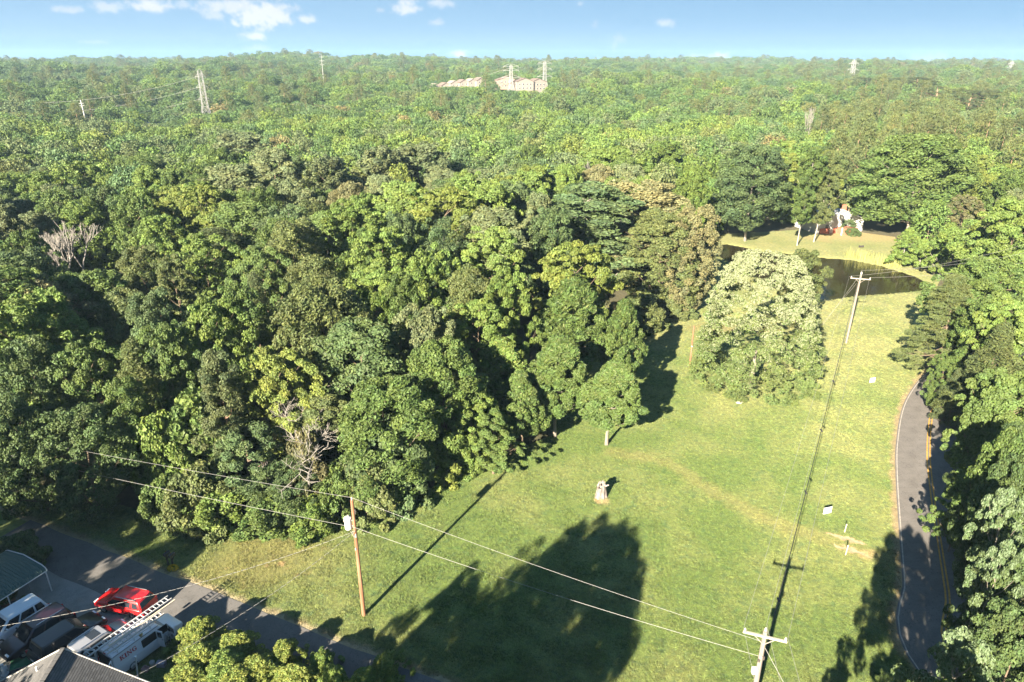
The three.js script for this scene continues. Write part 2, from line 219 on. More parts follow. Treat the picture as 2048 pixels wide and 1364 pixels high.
const rv = (r) => { const z = r() * 2 - 1, a = r() * 2 * Math.PI, q = Math.sqrt(1 - z * z); return V(q * Math.cos(a), z, q * Math.sin(a)); };
function lobes(r, o) { // centres, radii and outward directions of the lobes
  const out = [], cb = o.cb, HC = o.H - cb, ph = r() * 9;
  const prof = o.prof ?? ((s) => Math.pow(Math.sin(Math.PI * Math.pow(clamp(s * .86 + .05), o.skew ?? .8)), .55));
  for (let i = 0; i < o.nC; i++) {
    let s = (i + r()) / o.nC; if (o.topHeavy) s = Math.pow(s, o.topHeavy);
    const th = i * 2.39996 + r() * .9, cr = lerp(o.cr[0], o.cr[1], r() * r());
    const wob = 1 + (o.wob ?? .22) * Math.sin(th * 2 + ph + s * 4) + (o.wob ?? .22) * .7 * Math.sin(th * 3 - ph * 2 - s * 7);
    const rho = Math.sqrt(lerp(o.inner ?? .25, 1, r()));
    const R = Math.max(.15, o.R * prof(s) * wob * rho - cr * .35);
    const c = V(R * Math.cos(th), cb + s * HC - cr * .25, R * Math.sin(th));
    const dir = c.clone().sub(V(0, cb + HC * .3, 0)).normalize().multiplyScalar(1 - (o.up ?? .4)).add(V(0, o.up ?? .4, 0)).normalize();
    out.push({ c, cr, dir, s, tone: 1 + (r() - .5) * (o.toneVar ?? .3), hue: r() });
  }
  return out;
}
function makeTree(seed, o) {
  const r = mulberry(seed), L = lobes(r, o);
  const crown = leafGeometry((spray) => {
    for (const b of L) {
      const n = Math.round(o.leaves * (b.cr / o.cr[1]) ** 2);
      for (let i = 0; i < n; i++) {
        const d = rv(r); if (d.dot(b.dir) < (o.under ?? -.45) + r() * .3) { i -= .55; continue; }
        const q = b.cr * (o.shell ? lerp(o.shell, 1.05, r()) : lerp(.6, 1.08, Math.sqrt(r())));
        const p = V(b.c.x + d.x * q, b.c.y + d.y * q * (o.flat ?? .85), b.c.z + d.z * q);
        if (o.droop) p.y -= o.droop * q * q * .2;
        const nn = d.clone().multiplyScalar(.55).add(rv(r).multiplyScalar(o.mess ?? .5)).add(V(0, .12, 0)).normalize();
        let t; if (o.needle) { t = d.clone().multiplyScalar(.9).add(rv(r).multiplyScalar(.6)).add(V(0, o.needleUp ?? .3, 0)); } else t = rv(r);
        t.addScaledVector(nn, -t.dot(nn)).normalize();
        const l = o.L * lerp(.65, 1.3, r()), w = l * (o.W ?? .3) * lerp(.8, 1.2, r());
        let k = b.tone * lerp(.72, 1.28, r()), y = b.hue * .5 + r() * .5, c = [k * lerp(.86, 1.16, y), k, k * lerp(1.12, .82, y)];
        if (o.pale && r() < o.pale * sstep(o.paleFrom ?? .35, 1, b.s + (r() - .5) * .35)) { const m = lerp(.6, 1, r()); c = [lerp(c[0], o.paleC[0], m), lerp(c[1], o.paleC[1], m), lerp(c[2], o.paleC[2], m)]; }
        spray(p, nn, t, l, w, c);
      }
    }
  });
  // trunk and limbs
  const g = [], tr = o.tr ?? .22, top = o.trunkTop ?? .78, lean = V((r() - .5) * .06, 1, (r() - .5) * .06);
  let prev = V(0, -.15, 0), pr = tr * 1.25; const spine = [prev.clone()];
  for (let i = 1; i <= 6; i++) { const y = o.H * top * i / 6, nx = V(lean.x * y + (r() - .5) * .2, y, lean.z * y + (r() - .5) * .2), nr = tr * lerp(1, .3, i / 6); g.push(bar(prev, nx, pr, nr, 7)); prev = nx; pr = nr; spine.push(nx.clone()); }
  const nl = o.limbs ?? 14;
  for (let i = 0; i < nl; i++) {
    const b = L[Math.floor((i + r() * .9) / nl * L.length)]; if (!b) continue;
    const y = clamp(b.c.y - (o.limbDrop ?? .9) * Math.hypot(b.c.x, b.c.z), o.cb * .75, o.H * top), k = clamp(y / (o.H * top) * 6, 0, 5.99), a = spine[Math.floor(k)].clone().lerp(spine[Math.floor(k) + 1], k % 1);
    const m = a.clone().lerp(b.c, .55).add(V(0, -.1 * b.c.distanceTo(a), 0)), r0 = tr * .42 * (1 - .5 * y / o.H);
    g.push(bar(a, m, r0, r0 * .6, 5), bar(m, b.c, r0 * .6, r0 * .22, 5));
    for (let j = 0; j < (o.twigs ?? 2); j++) g.push(bar(b.c.clone().lerp(m, r() * .5), b.c.clone().add(rv(r).multiplyScalar(b.cr * .9)), r0 * .25, r0 * .08, 4));
  }
  const q = crown.attributes.position, rad = [], hs = []; for (let i = 0; i < q.count; i += 4) { rad.push(Math.hypot(q.getX(i), q.getZ(i))); hs.push(q.getY(i)); } rad.sort((u, v) => u - v); hs.sort((u, v) => u - v);
  return { crown, trunk: mergeGeometries(g.map(clean)), H: hs[Math.floor(hs.length * .998)], R: rad[Math.floor(rad.length * .93)] };
}
const leafMat = (r, g, b, t = .42) => new THREE.MeshPhysicalMaterial({ color: new THREE.Color().setRGB(r, g, b), vertexColors: true, roughness: .62, specularIntensity: .5, transmission: t, thickness: 0, side: THREE.DoubleSide });
const LM = {
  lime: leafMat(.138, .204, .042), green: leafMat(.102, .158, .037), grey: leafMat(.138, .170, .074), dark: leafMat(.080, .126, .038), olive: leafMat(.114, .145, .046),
  pine: leafMat(.104, .134, .052), tan: leafMat(.195, .198, .092), silver: leafMat(.112, .158, .044), teal: leafMat(.096, .148, .052), yellow: leafMat(.160, .204, .040), brown: leafMat(.140, .140, .062), oak: leafMat(.096, .148, .056),
};
const bark = (r, g, b) => new THREE.MeshStandardMaterial({ map: tex(128, 256, (u, v) => { const q = .75 + .4 * tn(u, v * .3, 14, 3); return [r * q, g * q, b * q]; }, true), roughness: .95 });
const BK = { brown: bark(.17, .125, .085), grey: bark(.24, .21, .17), white: bark(.36, .325, .28), pine: bark(.30, .19, .125), dead: bark(.31, .285, .255) };
const P = {
  round: makeTree(101, { H: 17, cb: 3.5, R: 6.2, nC: 170, cr: [.8, 1.5], leaves: 546, L: 0.377, W: .32, wob: .16 }),
  round2: makeTree(102, { H: 17, cb: 3, R: 5.8, nC: 210, cr: [.6, 1.25], leaves: 437, L: 0.344, W: .32, wob: .26, up: .5 }),
  tulip: makeTree(103, { H: 19, cb: 4, R: 5.2, nC: 210, cr: [.55, 1.1], leaves: 411, L: 0.361, W: .34, up: .7, flat: 1.15, wob: .2, skew: .68, toneVar: .36 }),
  tulip2: makeTree(104, { H: 19, cb: 3.5, R: 4.6, nC: 210, cr: [.5, .95], leaves: 355, L: 0.344, W: .34, up: .75, flat: 1.2, wob: .3, skew: .62, toneVar: .36 }),
  oak: makeTree(105, { H: 20, cb: 4.2, R: 7.2, nC: 300, cr: [.8, 1.5], leaves: 464, L: 0.361, W: .32, flat: .82, wob: .18, up: .55, limbs: 26, tr: .24 }),
  oak2: makeTree(106, { H: 17, cb: 2.2, R: 6.2, nC: 190, cr: [.7, 1.35], leaves: 464, L: 0.344, W: .3, flat: .75, wob: .26, limbs: 22, tr: .3 }),
  clumpy: makeTree(107, { H: 17, cb: 2.5, R: 6, nC: 160, cr: [.6, 1.2], leaves: 520, L: 0.328, W: .34, flat: .6, wob: .32, up: .5, limbs: 20, inner: .35 }),
  cedar: makeTree(108, { H: 15, cb: 1.2, R: 2.9, nC: 170, cr: [.4, .8], leaves: 328, L: 0.295, W: .16, needle: true, prof: (s) => Math.pow(Math.sin(Math.PI * Math.pow(clamp(s * .93 + .07), .55)), .8), flat: 1.25, up: .75, wob: .2, tr: .16 }),
  pine: makeTree(109, { H: 26, cb: 14.5, R: 4.4, nC: 60, cr: [.6, 1.15], leaves: 573, L: 0.492, W: .09, needle: true, flat: .7, wob: .35, limbs: 30, inner: .3, tr: .26, trunkTop: .95, twigs: 1, up: .6 }),
  spread: makeTree(110, { H: 15, cb: 2.5, R: 4.6, nC: 190, cr: [.6, 1.2], leaves: 437, L: 0.377, W: .11, needle: true, needleUp: 0, flat: .34, wob: .2, up: .5, prof: (s) => Math.pow(1 - s, .6) * .95 + .06, limbs: 40, limbDrop: .15, tr: .22, trunkTop: .95 }),
  feather: makeTree(111, { H: 9, cb: .6, R: 4.6, nC: 150, cr: [.5, 1.05], leaves: 464, L: 0.328, W: .2, needle: true, needleUp: .1, flat: .55, wob: .2, up: .5, limbs: 16 }),
  shrub: makeTree(112, { H: 5, cb: -.3, R: 3.2, nC: 110, cr: [.4, .85], leaves: 411, L: 0.279, W: .38, flat: .85, wob: .32, up: .45, prof: (s) => Math.sqrt(clamp(1 - s * s * .9)), tr: .09, limbs: 12 }),
  bush: makeTree(113, { H: 6.5, cb: -.2, R: 3.2, nC: 130, cr: [.35, .75], leaves: 411, L: 0.246, W: .36, flat: .95, wob: .28, up: .5, prof: (s) => Math.pow(clamp(1 - s * s * .95), .5), tr: .09, limbs: 14, pale: .22, paleFrom: .3, paleC: [1.9, 1.55, 1.7] }),
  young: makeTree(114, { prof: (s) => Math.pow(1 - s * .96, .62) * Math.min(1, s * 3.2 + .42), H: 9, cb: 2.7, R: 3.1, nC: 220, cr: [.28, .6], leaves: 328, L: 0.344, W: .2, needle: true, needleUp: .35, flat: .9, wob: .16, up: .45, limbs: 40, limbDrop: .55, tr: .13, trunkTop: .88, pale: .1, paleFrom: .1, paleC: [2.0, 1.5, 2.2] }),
  sapling: makeTree(115, { H: 7.5, cb: 1.1, R: 2.2, nC: 80, cr: [.3, .6], leaves: 273, L: 0.279, W: .3, flat: .9, wob: .3, up: .5, prof: (s) => Math.pow(1 - s, .55) * Math.min(1, s * 6 + .4), limbs: 26, tr: .1, trunkTop: .9 }),
  silver: makeTree(116, { H: 15, cb: -.6, R: 7.0, nC: 760, cr: [.4, .95], leaves: 338, L: 0.267, W: .2, needle: true, needleUp: -.1, flat: .62, wob: .12, up: .3, inner: .7, prof: (s) => Math.pow(clamp(1 - Math.pow(Math.abs(s - .25) / .8, 3)), .5), limbs: 0, twigs: 0, tr: .4, trunkTop: .3, droop: .4, toneVar: .5, pale: .9, paleFrom: .22, paleC: [2.75, 2.1, 4.5] }),
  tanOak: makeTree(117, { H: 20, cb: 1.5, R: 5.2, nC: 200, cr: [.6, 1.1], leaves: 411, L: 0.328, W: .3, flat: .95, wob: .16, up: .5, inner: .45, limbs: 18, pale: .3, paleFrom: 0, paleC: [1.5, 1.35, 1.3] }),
  sparse: makeTree(118, { H: 22, cb: 5.6, R: 4.0, nC: 170, cr: [.6, 1.25], leaves: 464, L: 0.344, W: .3, flat: .7, wob: .3, limbs: 30, tr: .2, trunkTop: .85, inner: .1, twigs: 2 }),
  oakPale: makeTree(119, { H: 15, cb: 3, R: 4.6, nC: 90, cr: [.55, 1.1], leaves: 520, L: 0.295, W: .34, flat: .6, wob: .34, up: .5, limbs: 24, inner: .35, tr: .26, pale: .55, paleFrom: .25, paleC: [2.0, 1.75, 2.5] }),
  ragged: makeTree(121, { H: 18, cb: 3, R: 5.6, nC: 150, cr: [.5, 1.4], leaves: 471, L: 0.282, W: .32, flat: .85, wob: .42, up: .5, inner: .15, limbs: 24, toneVar: .4 }),
  oval: makeTree(122, { H: 18, cb: 2, R: 4.6, nC: 230, cr: [.5, 1.1], leaves: 415, L: 0.274, W: .34, flat: 1, wob: .18, up: .6, skew: .7, toneVar: .36 }),
  dark: makeTree(120, { H: 16, cb: 1.5, R: 6, nC: 190, cr: [.7, 1.3], leaves: 437, L: 0.344, W: .32, flat: .8, wob: .24 }),
};
// far trees: the same build with fewer, larger sprays
const F = {
  round: makeTree(201, { H: 17, cb: 2, R: 6.0, nC: 110, cr: [.9, 1.7], leaves: 75, L: .62, W: .34, wob: .14, limbs: 0 }),
  tulip: makeTree(202, { H: 18, cb: 2, R: 4.9, nC: 130, cr: [.6, 1.3], leaves: 70, L: .6, W: .34, up: .7, flat: 1.1, wob: .22, limbs: 0 }),
  wide: makeTree(203, { H: 16, cb: 1.5, R: 6.8, nC: 140, cr: [.9, 1.8], leaves: 75, L: .62, W: .34, flat: .75, wob: .18, limbs: 0 }),
  pine: makeTree(204, { H: 24, cb: 10, R: 4.2, nC: 60, cr: [.9, 1.5], leaves: 110, L: .7, W: .16, needle: true, flat: .75, wob: .3, limbs: 5, trunkTop: .9 }),
};

const trees = [];                                                     // { x, f, r } of every single tree
function plant(proto, mat, bk, x, f, h, w, turn, name, label, category = 'tree', group) { // h metres tall, crown w metres wide
  const p = P[proto], o = new THREE.Group(); o.name = numbered(name); o.position.set(x, hill(x, f) - (hill(x, f) ? .2 : 0), -f); o.rotation.y = turn;
  const sx = w / (2 * p.R), el = .9 + .2 * ((x * 7.31 + f * 3.17) % 1 + 1) % 1; o.scale.set(sx * el, h / p.H, sx / el); o.rotation.x = .05 * Math.sin(x * 3.3); o.rotation.z = .05 * Math.cos(f * 2.7); scene.add(o); tag(o, label, category, group);
  part('trunk', p.trunk, BK[bk], o); part('crown', p.crown, LM[mat], o);
  trees.push({ x, f, r: w / 2, h, o, proto, mat }); return o;
}
const KIND = { round: 'broadleaf_tree', round2: 'broadleaf_tree', tulip: 'tulip_tree', tulip2: 'tulip_tree', oak: 'oak_tree', oak2: 'oak_tree', clumpy: 'broadleaf_tree', cedar: 'cedar_tree', pine: 'pine_tree', spread: 'conifer_tree', feather: 'feathery_tree', shrub: 'shrub', bush: 'flowering_bush', young: 'young_tree', sapling: 'sapling', silver: 'pale_leaved_tree', tanOak: 'oak_tree', sparse: 'tall_slender_tree', oakPale: 'oak_tree', dark: 'broadleaf_tree', ragged: 'broadleaf_tree', oval: 'broadleaf_tree' };
// crown top at a point of the photograph, height assumed
let turnSeed = 1; const nextTurn = () => (turnSeed = (turnSeed * 2.399 + 1.1) % 6.283);
function byTop(px, py, wpx, h, proto, mat, label, bk = 'brown', cat) { const [x, f] = G(px, py, h * .97); const Z = f * cp + (EYE - h) * sp; return plant(proto, mat, bk, x, f, h, wpx * Z / FOC, nextTurn(), KIND[proto], label, cat ?? (KIND[proto].includes('shrub') || KIND[proto].includes('bush') ? 'shrub' : 'tree')); }
// foot and crown top both seen
function byFoot(bx, by, ty, wpx, proto, mat, label, bk = 'brown', cat) { const [x, f] = G(bx, by), h = heightAt(f, ty), Z = f * cp + (EYE - h * .6) * sp; return plant(proto, mat, bk, x, f, h, wpx * Z / FOC, nextTurn(), KIND[proto], label, cat ?? 'tree'); }

// ------------------------------------------------------------------ the trees that stand out in the photograph
byFoot(1110, 874, 676, 112, 'young', 'green', 'young tree with whitish tips, left of two on the lawn edge', 'grey');
byFoot(1213, 890, 724, 100, 'young', 'green', 'young spiky tree on a thin pale trunk, right of the two on the lawn edge', 'grey');
byFoot(1499, 775, 508, 218, 'silver', 'silver', 'big dome shaped tree covered in pale silvery leaves, standing alone on the field', 'grey');
byTop(1612, 505, 105, 12, 'oak2', 'olive', 'olive tree between the silvery dome tree and the pond', 'brown');
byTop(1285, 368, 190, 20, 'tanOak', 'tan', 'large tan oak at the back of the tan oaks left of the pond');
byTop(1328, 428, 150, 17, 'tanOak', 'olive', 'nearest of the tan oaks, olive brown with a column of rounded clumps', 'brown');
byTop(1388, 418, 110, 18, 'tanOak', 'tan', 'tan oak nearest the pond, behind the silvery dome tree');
byTop(1180, 376, 190, 20, 'sparse', 'oak', 'grey green tree with white limbs showing through its crown', 'white');
byTop(1105, 425, 150, 18, 'round2', 'teal', 'blue green rounded tree below the white limbed tree');
byTop(1155, 492, 200, 18, 'clumpy', 'yellow', 'flat topped yellow green tree in front of the white limbed tree');
byTop(1142, 572, 150, 15, 'young', 'green', 'green feathery tree behind the two young trees of the lawn edge');
byTop(1246, 612, 95, 12.5, 'young', 'green', 'drooping green tree throwing its shade on the clearing');
byTop(1290, 590, 110, 6, 'shrub', 'olive', 'olive shrub under the tan oaks at the back of the clearing');
byTop(1352, 590, 70, 4, 'shrub', 'olive', 'low olive thicket between the tan oaks and the silvery dome tree');
byTop(30, 1072, 95, 3, 'shrub', 'dark', 'dark shrub at the left frame edge between the lane end and the carport');
byTop(1195, 590, 90, 8, 'shrub', 'brown', 'brownish shrub at the left back of the clearing');
byTop(1010, 560, 130, 17, 'clumpy', 'lime', 'lime green tree above the dark gap in the wood');
byTop(940, 545, 130, 17, 'oak2', 'olive', 'dull olive tree left of the dark gap in the wood');
byTop(965, 605, 140, 15, 'clumpy', 'lime', 'lime tree at the left edge of the dark gap in the wood');
byTop(980, 462, 170, 19, 'clumpy', 'lime', 'wide lime tree in the middle of the wood, above the dull olive tree');
byTop(870, 500, 190, 19, 'clumpy', 'lime', 'lime tree with a pale forked trunk showing in its middle');
byTop(760, 470, 190, 18, 'clumpy', 'lime', 'lime tree right of the cream topped tree');
byTop(700, 410, 150, 19, 'clumpy', 'lime', 'lime tree behind the cream topped tree');
byTop(880, 385, 190, 20, 'clumpy', 'yellow', 'bright yellow green tree with upswept tufts in the middle of the wood');
byTop(800, 372, 130, 20, 'tulip', 'lime', 'tall lime tree rising above the left end of the bright yellow green tree');
byTop(985, 370, 140, 20, 'tulip2', 'lime', 'lime tree with upright tufts right of the bright yellow green tree');
byTop(745, 540, 160, 16, 'clumpy', 'lime', 'low lime tree above the black hollow of the wood');
byTop(810, 560, 150, 17, 'oak2', 'green', 'green tree shading the black hollow of the wood');
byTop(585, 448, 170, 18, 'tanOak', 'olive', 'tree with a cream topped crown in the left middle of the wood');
byTop(620, 520, 150, 16, 'oak2', 'olive', 'olive tree right below the cream topped tree');
byTop(520, 500, 120, 16, 'round2', 'green', 'green tree left below the cream topped tree');
byTop(640, 575, 240, 17, 'round', 'olive', 'broad rounded olive green tree left of the black hollow');
byTop(745, 600, 110, 15, 'round2', 'lime', 'narrow tree clinging to the right side of the broad rounded tree');
byTop(850, 625, 170, 16, 'round2', 'grey', 'grey green tree right of the black hollow');
byTop(880, 690, 180, 14, 'round', 'green', 'green tree in front of the grey green tree by the black hollow');
byTop(1005, 685, 120, 11, 'young', 'lime', 'spiky lime tree left of the young trees on the lawn edge', 'brown');
byTop(1045, 755, 110, 9, 'young', 'green', 'feathery green tree touching the left young tree of the lawn edge', 'brown');
byTop(945, 770, 130, 10, 'clumpy', 'lime', 'clumpy lime tree at the wood edge behind the pole shadow tip');
byTop(985, 830, 130, 7, 'clumpy', 'green', 'low clumpy tree at the wood edge left of the young trees');
byTop(925, 868, 90, 4.5, 'shrub', 'lime', 'lime shrub at the wood edge above the tip of the long pole shadow');
byTop(555, 706, 170, 14, 'round2', 'yellow', 'golden yellow tree above the vine covered bank');
byTop(432, 712, 110, 15, 'sparse', 'pine', 'thin pine with its bare trunk showing left of the golden yellow tree', 'pine');
byTop(775, 765, 190, 13, 'dark', 'green', 'dark vine hung tree right of the tree with bare grey limbs');
byTop(770, 850, 140, 9, 'shrub', 'oak', 'grey green shrub mass under the dark vine hung tree');
byTop(850, 898, 105, 4.2, 'shrub', 'yellow', 'bright lime bush at the corner of the wood nearest the stump');
byTop(725, 925, 120, 6, 'shrub', 'olive', 'olive shrub behind the pole with the white transformer');
byTop(670, 935, 110, 5.5, 'shrub', 'green', 'green shrub left of the pole with the white transformer');
byTop(610, 870, 110, 8, 'shrub', 'brown', 'brownish thicket beneath the tree with bare grey limbs');
byTop(395, 785, 210, 10, 'shrub', 'green', 'tall vine covered mound of bright leaves left of the golden yellow tree');
byTop(300, 835, 150, 9, 'shrub', 'lime', 'leafy vine mound at the left end of the sunlit bank');
byTop(490, 860, 190, 8, 'feather', 'teal', 'blue green feathery tree on the sunlit bank below the golden yellow tree');
byTop(570, 930, 150, 6, 'feather', 'teal', 'feathery thicket at the foot of the sunlit bank, left of the pole');
byTop(320, 960, 110, 4.5, 'shrub', 'green', 'shrub at the left foot of the sunlit bank beside the shaded lawn');
byTop(385, 935, 140, 6.5, 'shrub', 'olive', 'olive vine tangle on the sunlit bank between two power lines');
byTop(450, 975, 150, 4, 'shrub', 'lime', 'low lime brambles along the foot of the sunlit bank');
byTop(545, 990, 140, 3.6, 'shrub', 'green', 'low green brambles along the foot of the sunlit bank');
byTop(630, 1000, 120, 3.2, 'shrub', 'lime', 'low lime brambles just left of the pole foot thicket');
byTop(100, 585, 150, 16, 'tulip', 'lime', 'tall lime tree lit up at the far left of the wood');
byTop(175, 690, 150, 14, 'round2', 'green', 'leafy green tree below the tall lime tree at the far left', 'brown');
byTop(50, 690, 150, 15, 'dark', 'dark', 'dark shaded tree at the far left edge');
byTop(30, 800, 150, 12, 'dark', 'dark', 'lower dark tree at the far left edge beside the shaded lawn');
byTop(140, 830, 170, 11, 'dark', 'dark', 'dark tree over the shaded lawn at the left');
byTop(235, 770, 130, 12, 'round2', 'green', 'green tree between the shaded lawn and the vine mounds');
byTop(262, 690, 130, 14, 'cedar', 'olive', 'dull olive tree behind the leafy vine mound');
byTop(330, 660, 130, 15, 'round2', 'green', 'green tree behind the tall vine covered mound');
byTop(400, 610, 150, 16, 'round2', 'lime', 'sunlit lime tree behind the thin bare trunked pine');
byTop(475, 580, 150, 16, 'round2', 'green', 'green tree left of the broad rounded olive tree');
byTop(430, 465, 170, 15, 'spread', 'pine', 'flat branched conifer with layered boughs in the left of the wood');
byTop(280, 500, 130, 15, 'oak2', 'olive', 'olive tree just right of the bare dead tree');
byTop(350, 520, 120, 15, 'clumpy', 'olive', 'olive tree left below the flat branched conifer');
byTop(235, 592, 140, 14, 'dark', 'olive', 'dull tree below the bare dead tree');
byTop(300, 590, 130, 15, 'oak2', 'oak', 'dull grey green tree below the flat branched conifer');
byTop(36, 470, 100, 16, 'round2', 'green', 'green tree left of the bare dead tree');
byTop(52, 545, 120, 14, 'round', 'lime', 'lime tree left below the bare dead tree');
byTop(310, 440, 120, 16, 'tulip', 'lime', 'lime tree behind the bare dead tree');
byTop(85, 338, 80, 15, 'cedar', 'olive', 'leftmost of the olive brown cedars left of the lime tulip trees');
byTop(165, 338, 95, 15, 'cedar', 'olive', 'second olive brown cedar from the left');
byTop(205, 326, 85, 16, 'cedar', 'olive', 'third olive brown cedar from the left, the middle of the cluster');
byTop(258, 300, 95, 17, 'cedar', 'olive', 'tallest olive brown cedar at the right of the cluster');
byTop(262, 398, 60, 12, 'cedar', 'olive', 'small cedar in front of the olive brown cedars');
byTop(55, 400, 90, 13, 'cedar', 'brown', 'brownish cedar in front of the leftmost olive cedar');
byTop(100, 372, 80, 16, 'tulip', 'grey', 'grey green tree between the olive cedars at the left');
byTop(300, 338, 90, 19, 'tulip2', 'lime', 'lime column shaped tree right of the cedar cluster');
byTop(350, 345, 85, 19, 'tulip2', 'green', 'green column shaped tree second right of the cedar cluster');
byTop(470, 258, 150, 21, 'tulip', 'grey', 'tall pale grey green tree below the left lattice tower');
byTop(470, 335, 160, 20, 'tulip', 'grey', 'pale grey green tree in front of the tall one below the left lattice tower');
byTop(545, 305, 130, 21, 'tulip2', 'grey', 'grey green tree right of the pale pair below the left lattice tower');
byTop(650, 322, 160, 21, 'tulip', 'grey', 'wide grey green tree in the upper middle of the wood');
byTop(760, 300, 150, 21, 'tulip2', 'grey', 'grey green tree left of the large central shadow gap');
byTop(840, 292, 140, 21, 'tulip', 'grey', 'grey green tree beside the large central shadow gap');
byTop(1140, 335, 90, 19, 'tulip', 'lime', 'lime tree behind the white limbed tree');
byTop(1230, 300, 130, 20, 'round2', 'lime', 'bright lime tree behind the tan oaks');
byTop(1330, 285, 130, 20, 'tulip', 'lime', 'bright lime tree with upright tufts right behind the tan oaks');
byTop(1385, 340, 80, 19, 'tulip2', 'lime', 'narrow lime tree between the tan oaks and the dark oak by the pond');
// round the pond
byFoot(1490, 482, 292, 165, 'oak', 'oak', 'large dark oak at the left end of the pond with pinkish limbs', 'grey');
byFoot(1594, 491, 295, 74, 'sparse', 'green', 'left of the two white trunked trees behind the pond', 'white');
byFoot(1627, 484, 300, 70, 'sparse', 'olive', 'right of the two white trunked trees behind the pond', 'white');
byFoot(1812, 476, 268, 205, 'oak', 'green', 'huge spreading dark oak behind the pond beside the white house', 'grey');
byFoot(1803, 532, 456, 62, 'sapling', 'lime', 'lime sapling at the right end of the pond, nearest the reeds', 'white');
byFoot(1838, 540, 478, 44, 'sapling', 'lime', 'small lime sapling between the reed sapling and the white stemmed tree', 'white');
byFoot(1878, 556, 446, 80, 'sapling', 'lime', 'white stemmed lime tree at the right tip of the pond', 'white');
byTop(1945, 450, 100, 9, 'young', 'olive', 'hazy olive brown tree right of the white stemmed tree', 'grey');
byTop(1697, 438, 34, 3.5, 'feather', 'oak', 'low dark tree in front of the white house', 'grey');
byTop(1708, 455, 28, 2, 'shrub', 'dark', 'dark shrub at the foot of the white house wall', 'grey');
byTop(1935, 395, 90, 13, 'clumpy', 'brown', 'rusty brown tinged tree right of the huge oak');
byTop(2010, 352, 120, 16, 'oak2', 'yellow', 'bright yellow tree at the right edge above the road trees');
byTop(1990, 440, 100, 12, 'clumpy', 'yellow', 'yellow green tree below the bright yellow tree at the right edge');
byTop(1880, 300, 110, 16, 'oak2', 'lime', 'lime tree peeping out right behind the huge oak');
byTop(1990, 250, 110, 16, 'dark', 'green', 'green tree below the far white gable at the right');
// tall pines on the right
byTop(1935, 190, 75, 25, 'pine', 'pine', 'tall pine with a long bare trunk at the right, nearest of the pines', 'pine');
byTop(1972, 186, 65, 25, 'pine', 'pine', 'tall pine with a bare trunk just right of the nearest pine', 'pine');
byTop(1835, 168, 85, 25, 'pine', 'pine', 'tall pine with a leaning bare trunk left of the nearest pine', 'pine');
byTop(1785, 172, 85, 24, 'pine', 'pine', 'pine in the middle of the pine stand behind the huge oak', 'pine');
byTop(1735, 166, 85, 24, 'pine', 'pine', 'left pine of the stand behind the huge oak', 'pine');
byTop(1875, 185, 70, 23, 'pine', 'pine', 'small crowned pine between the leaning pine and the nearest pine', 'pine');
byTop(2030, 245, 70, 22, 'pine', 'pine', 'dark pine at the right edge beside the far white gable', 'pine');
// along the road on the right
byTop(1926, 560, 128, 14, 'spread', 'olive', 'feathery boughed conifer leaning over the far bend of the road');
byTop(1980, 525, 150, 15, 'round2', 'green', 'green tree behind the conifer at the bend of the road');
byTop(2030, 600, 130, 15, 'clumpy', 'lime', 'sunlit tree at the right edge, above the bend of the road');
byTop(1970, 610, 140, 13, 'round2', 'green', 'green tree beside the road bend, right of the conifer');
byTop(2010, 660, 150, 13, 'cedar', 'olive', 'thick olive cedar right of the road bend');
byTop(1895, 715, 75, 7, 'round2', 'green', 'small green tree hanging over the bend of the road');
byTop(1925, 745, 70, 7, 'cedar', 'pine', 'small olive pine beside the small tree at the bend');
byTop(1990, 745, 120, 12, 'clumpy', 'green', 'sunlit green tree midway along the road');
byTop(2040, 760, 130, 13, 'round', 'green', 'tree at the right edge midway along the road');
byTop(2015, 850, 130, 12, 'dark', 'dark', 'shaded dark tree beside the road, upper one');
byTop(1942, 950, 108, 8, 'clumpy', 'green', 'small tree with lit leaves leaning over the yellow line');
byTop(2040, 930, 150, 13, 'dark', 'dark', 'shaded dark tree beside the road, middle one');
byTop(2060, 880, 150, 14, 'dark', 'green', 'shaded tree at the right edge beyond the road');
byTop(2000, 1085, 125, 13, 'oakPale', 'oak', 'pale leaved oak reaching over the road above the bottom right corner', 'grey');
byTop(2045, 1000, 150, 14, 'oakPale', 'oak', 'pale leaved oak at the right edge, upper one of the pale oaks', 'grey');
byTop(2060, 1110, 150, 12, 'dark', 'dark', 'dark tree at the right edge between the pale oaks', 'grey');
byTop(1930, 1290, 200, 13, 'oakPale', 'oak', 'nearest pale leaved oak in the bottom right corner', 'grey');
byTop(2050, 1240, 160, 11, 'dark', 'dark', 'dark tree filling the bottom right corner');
// flowering bushes in the bottom left corner
byTop(392, 1247, 108, 2.5, 'bush', 'yellow', 'rounded yellow green bush beside the open front door of the van');
byTop(462, 1278, 120, 2.4, 'bush', 'yellow', 'yellow green flowering bush at the lane edge, second from the van', 'brown');
byTop(392, 1296, 110, 2.8, 'bush', 'yellow', 'flowering bush just below the rounded one beside the van');
byTop(440, 1318, 120, 2.8, 'bush', 'lime', 'flowering bush in the middle of the bottom left clump');
byTop(365, 1338, 110, 2.6, 'bush', 'yellow', 'flowering bush at the frame edge by the step ladder');
byTop(566, 1290, 84, 2.4, 'bush', 'yellow', 'pointed flowering bush standing out against the shaded lane');
byTop(512, 1322, 110, 2.5, 'bush', 'yellow', 'flowering bush at the frame edge left of the pointed one', 'brown');
byTop(470, 1345, 120, 2.6, 'bush', 'yellow', 'lowest flowering bush of the clump at the frame edge');
byTop(585, 1338, 100, 2.8, 'bush', 'yellow', 'flowering bush at the frame edge under the pointed one');
byTop(642, 1312, 84, 2.3, 'bush', 'lime', 'darker green flowering bush right of the pointed one');
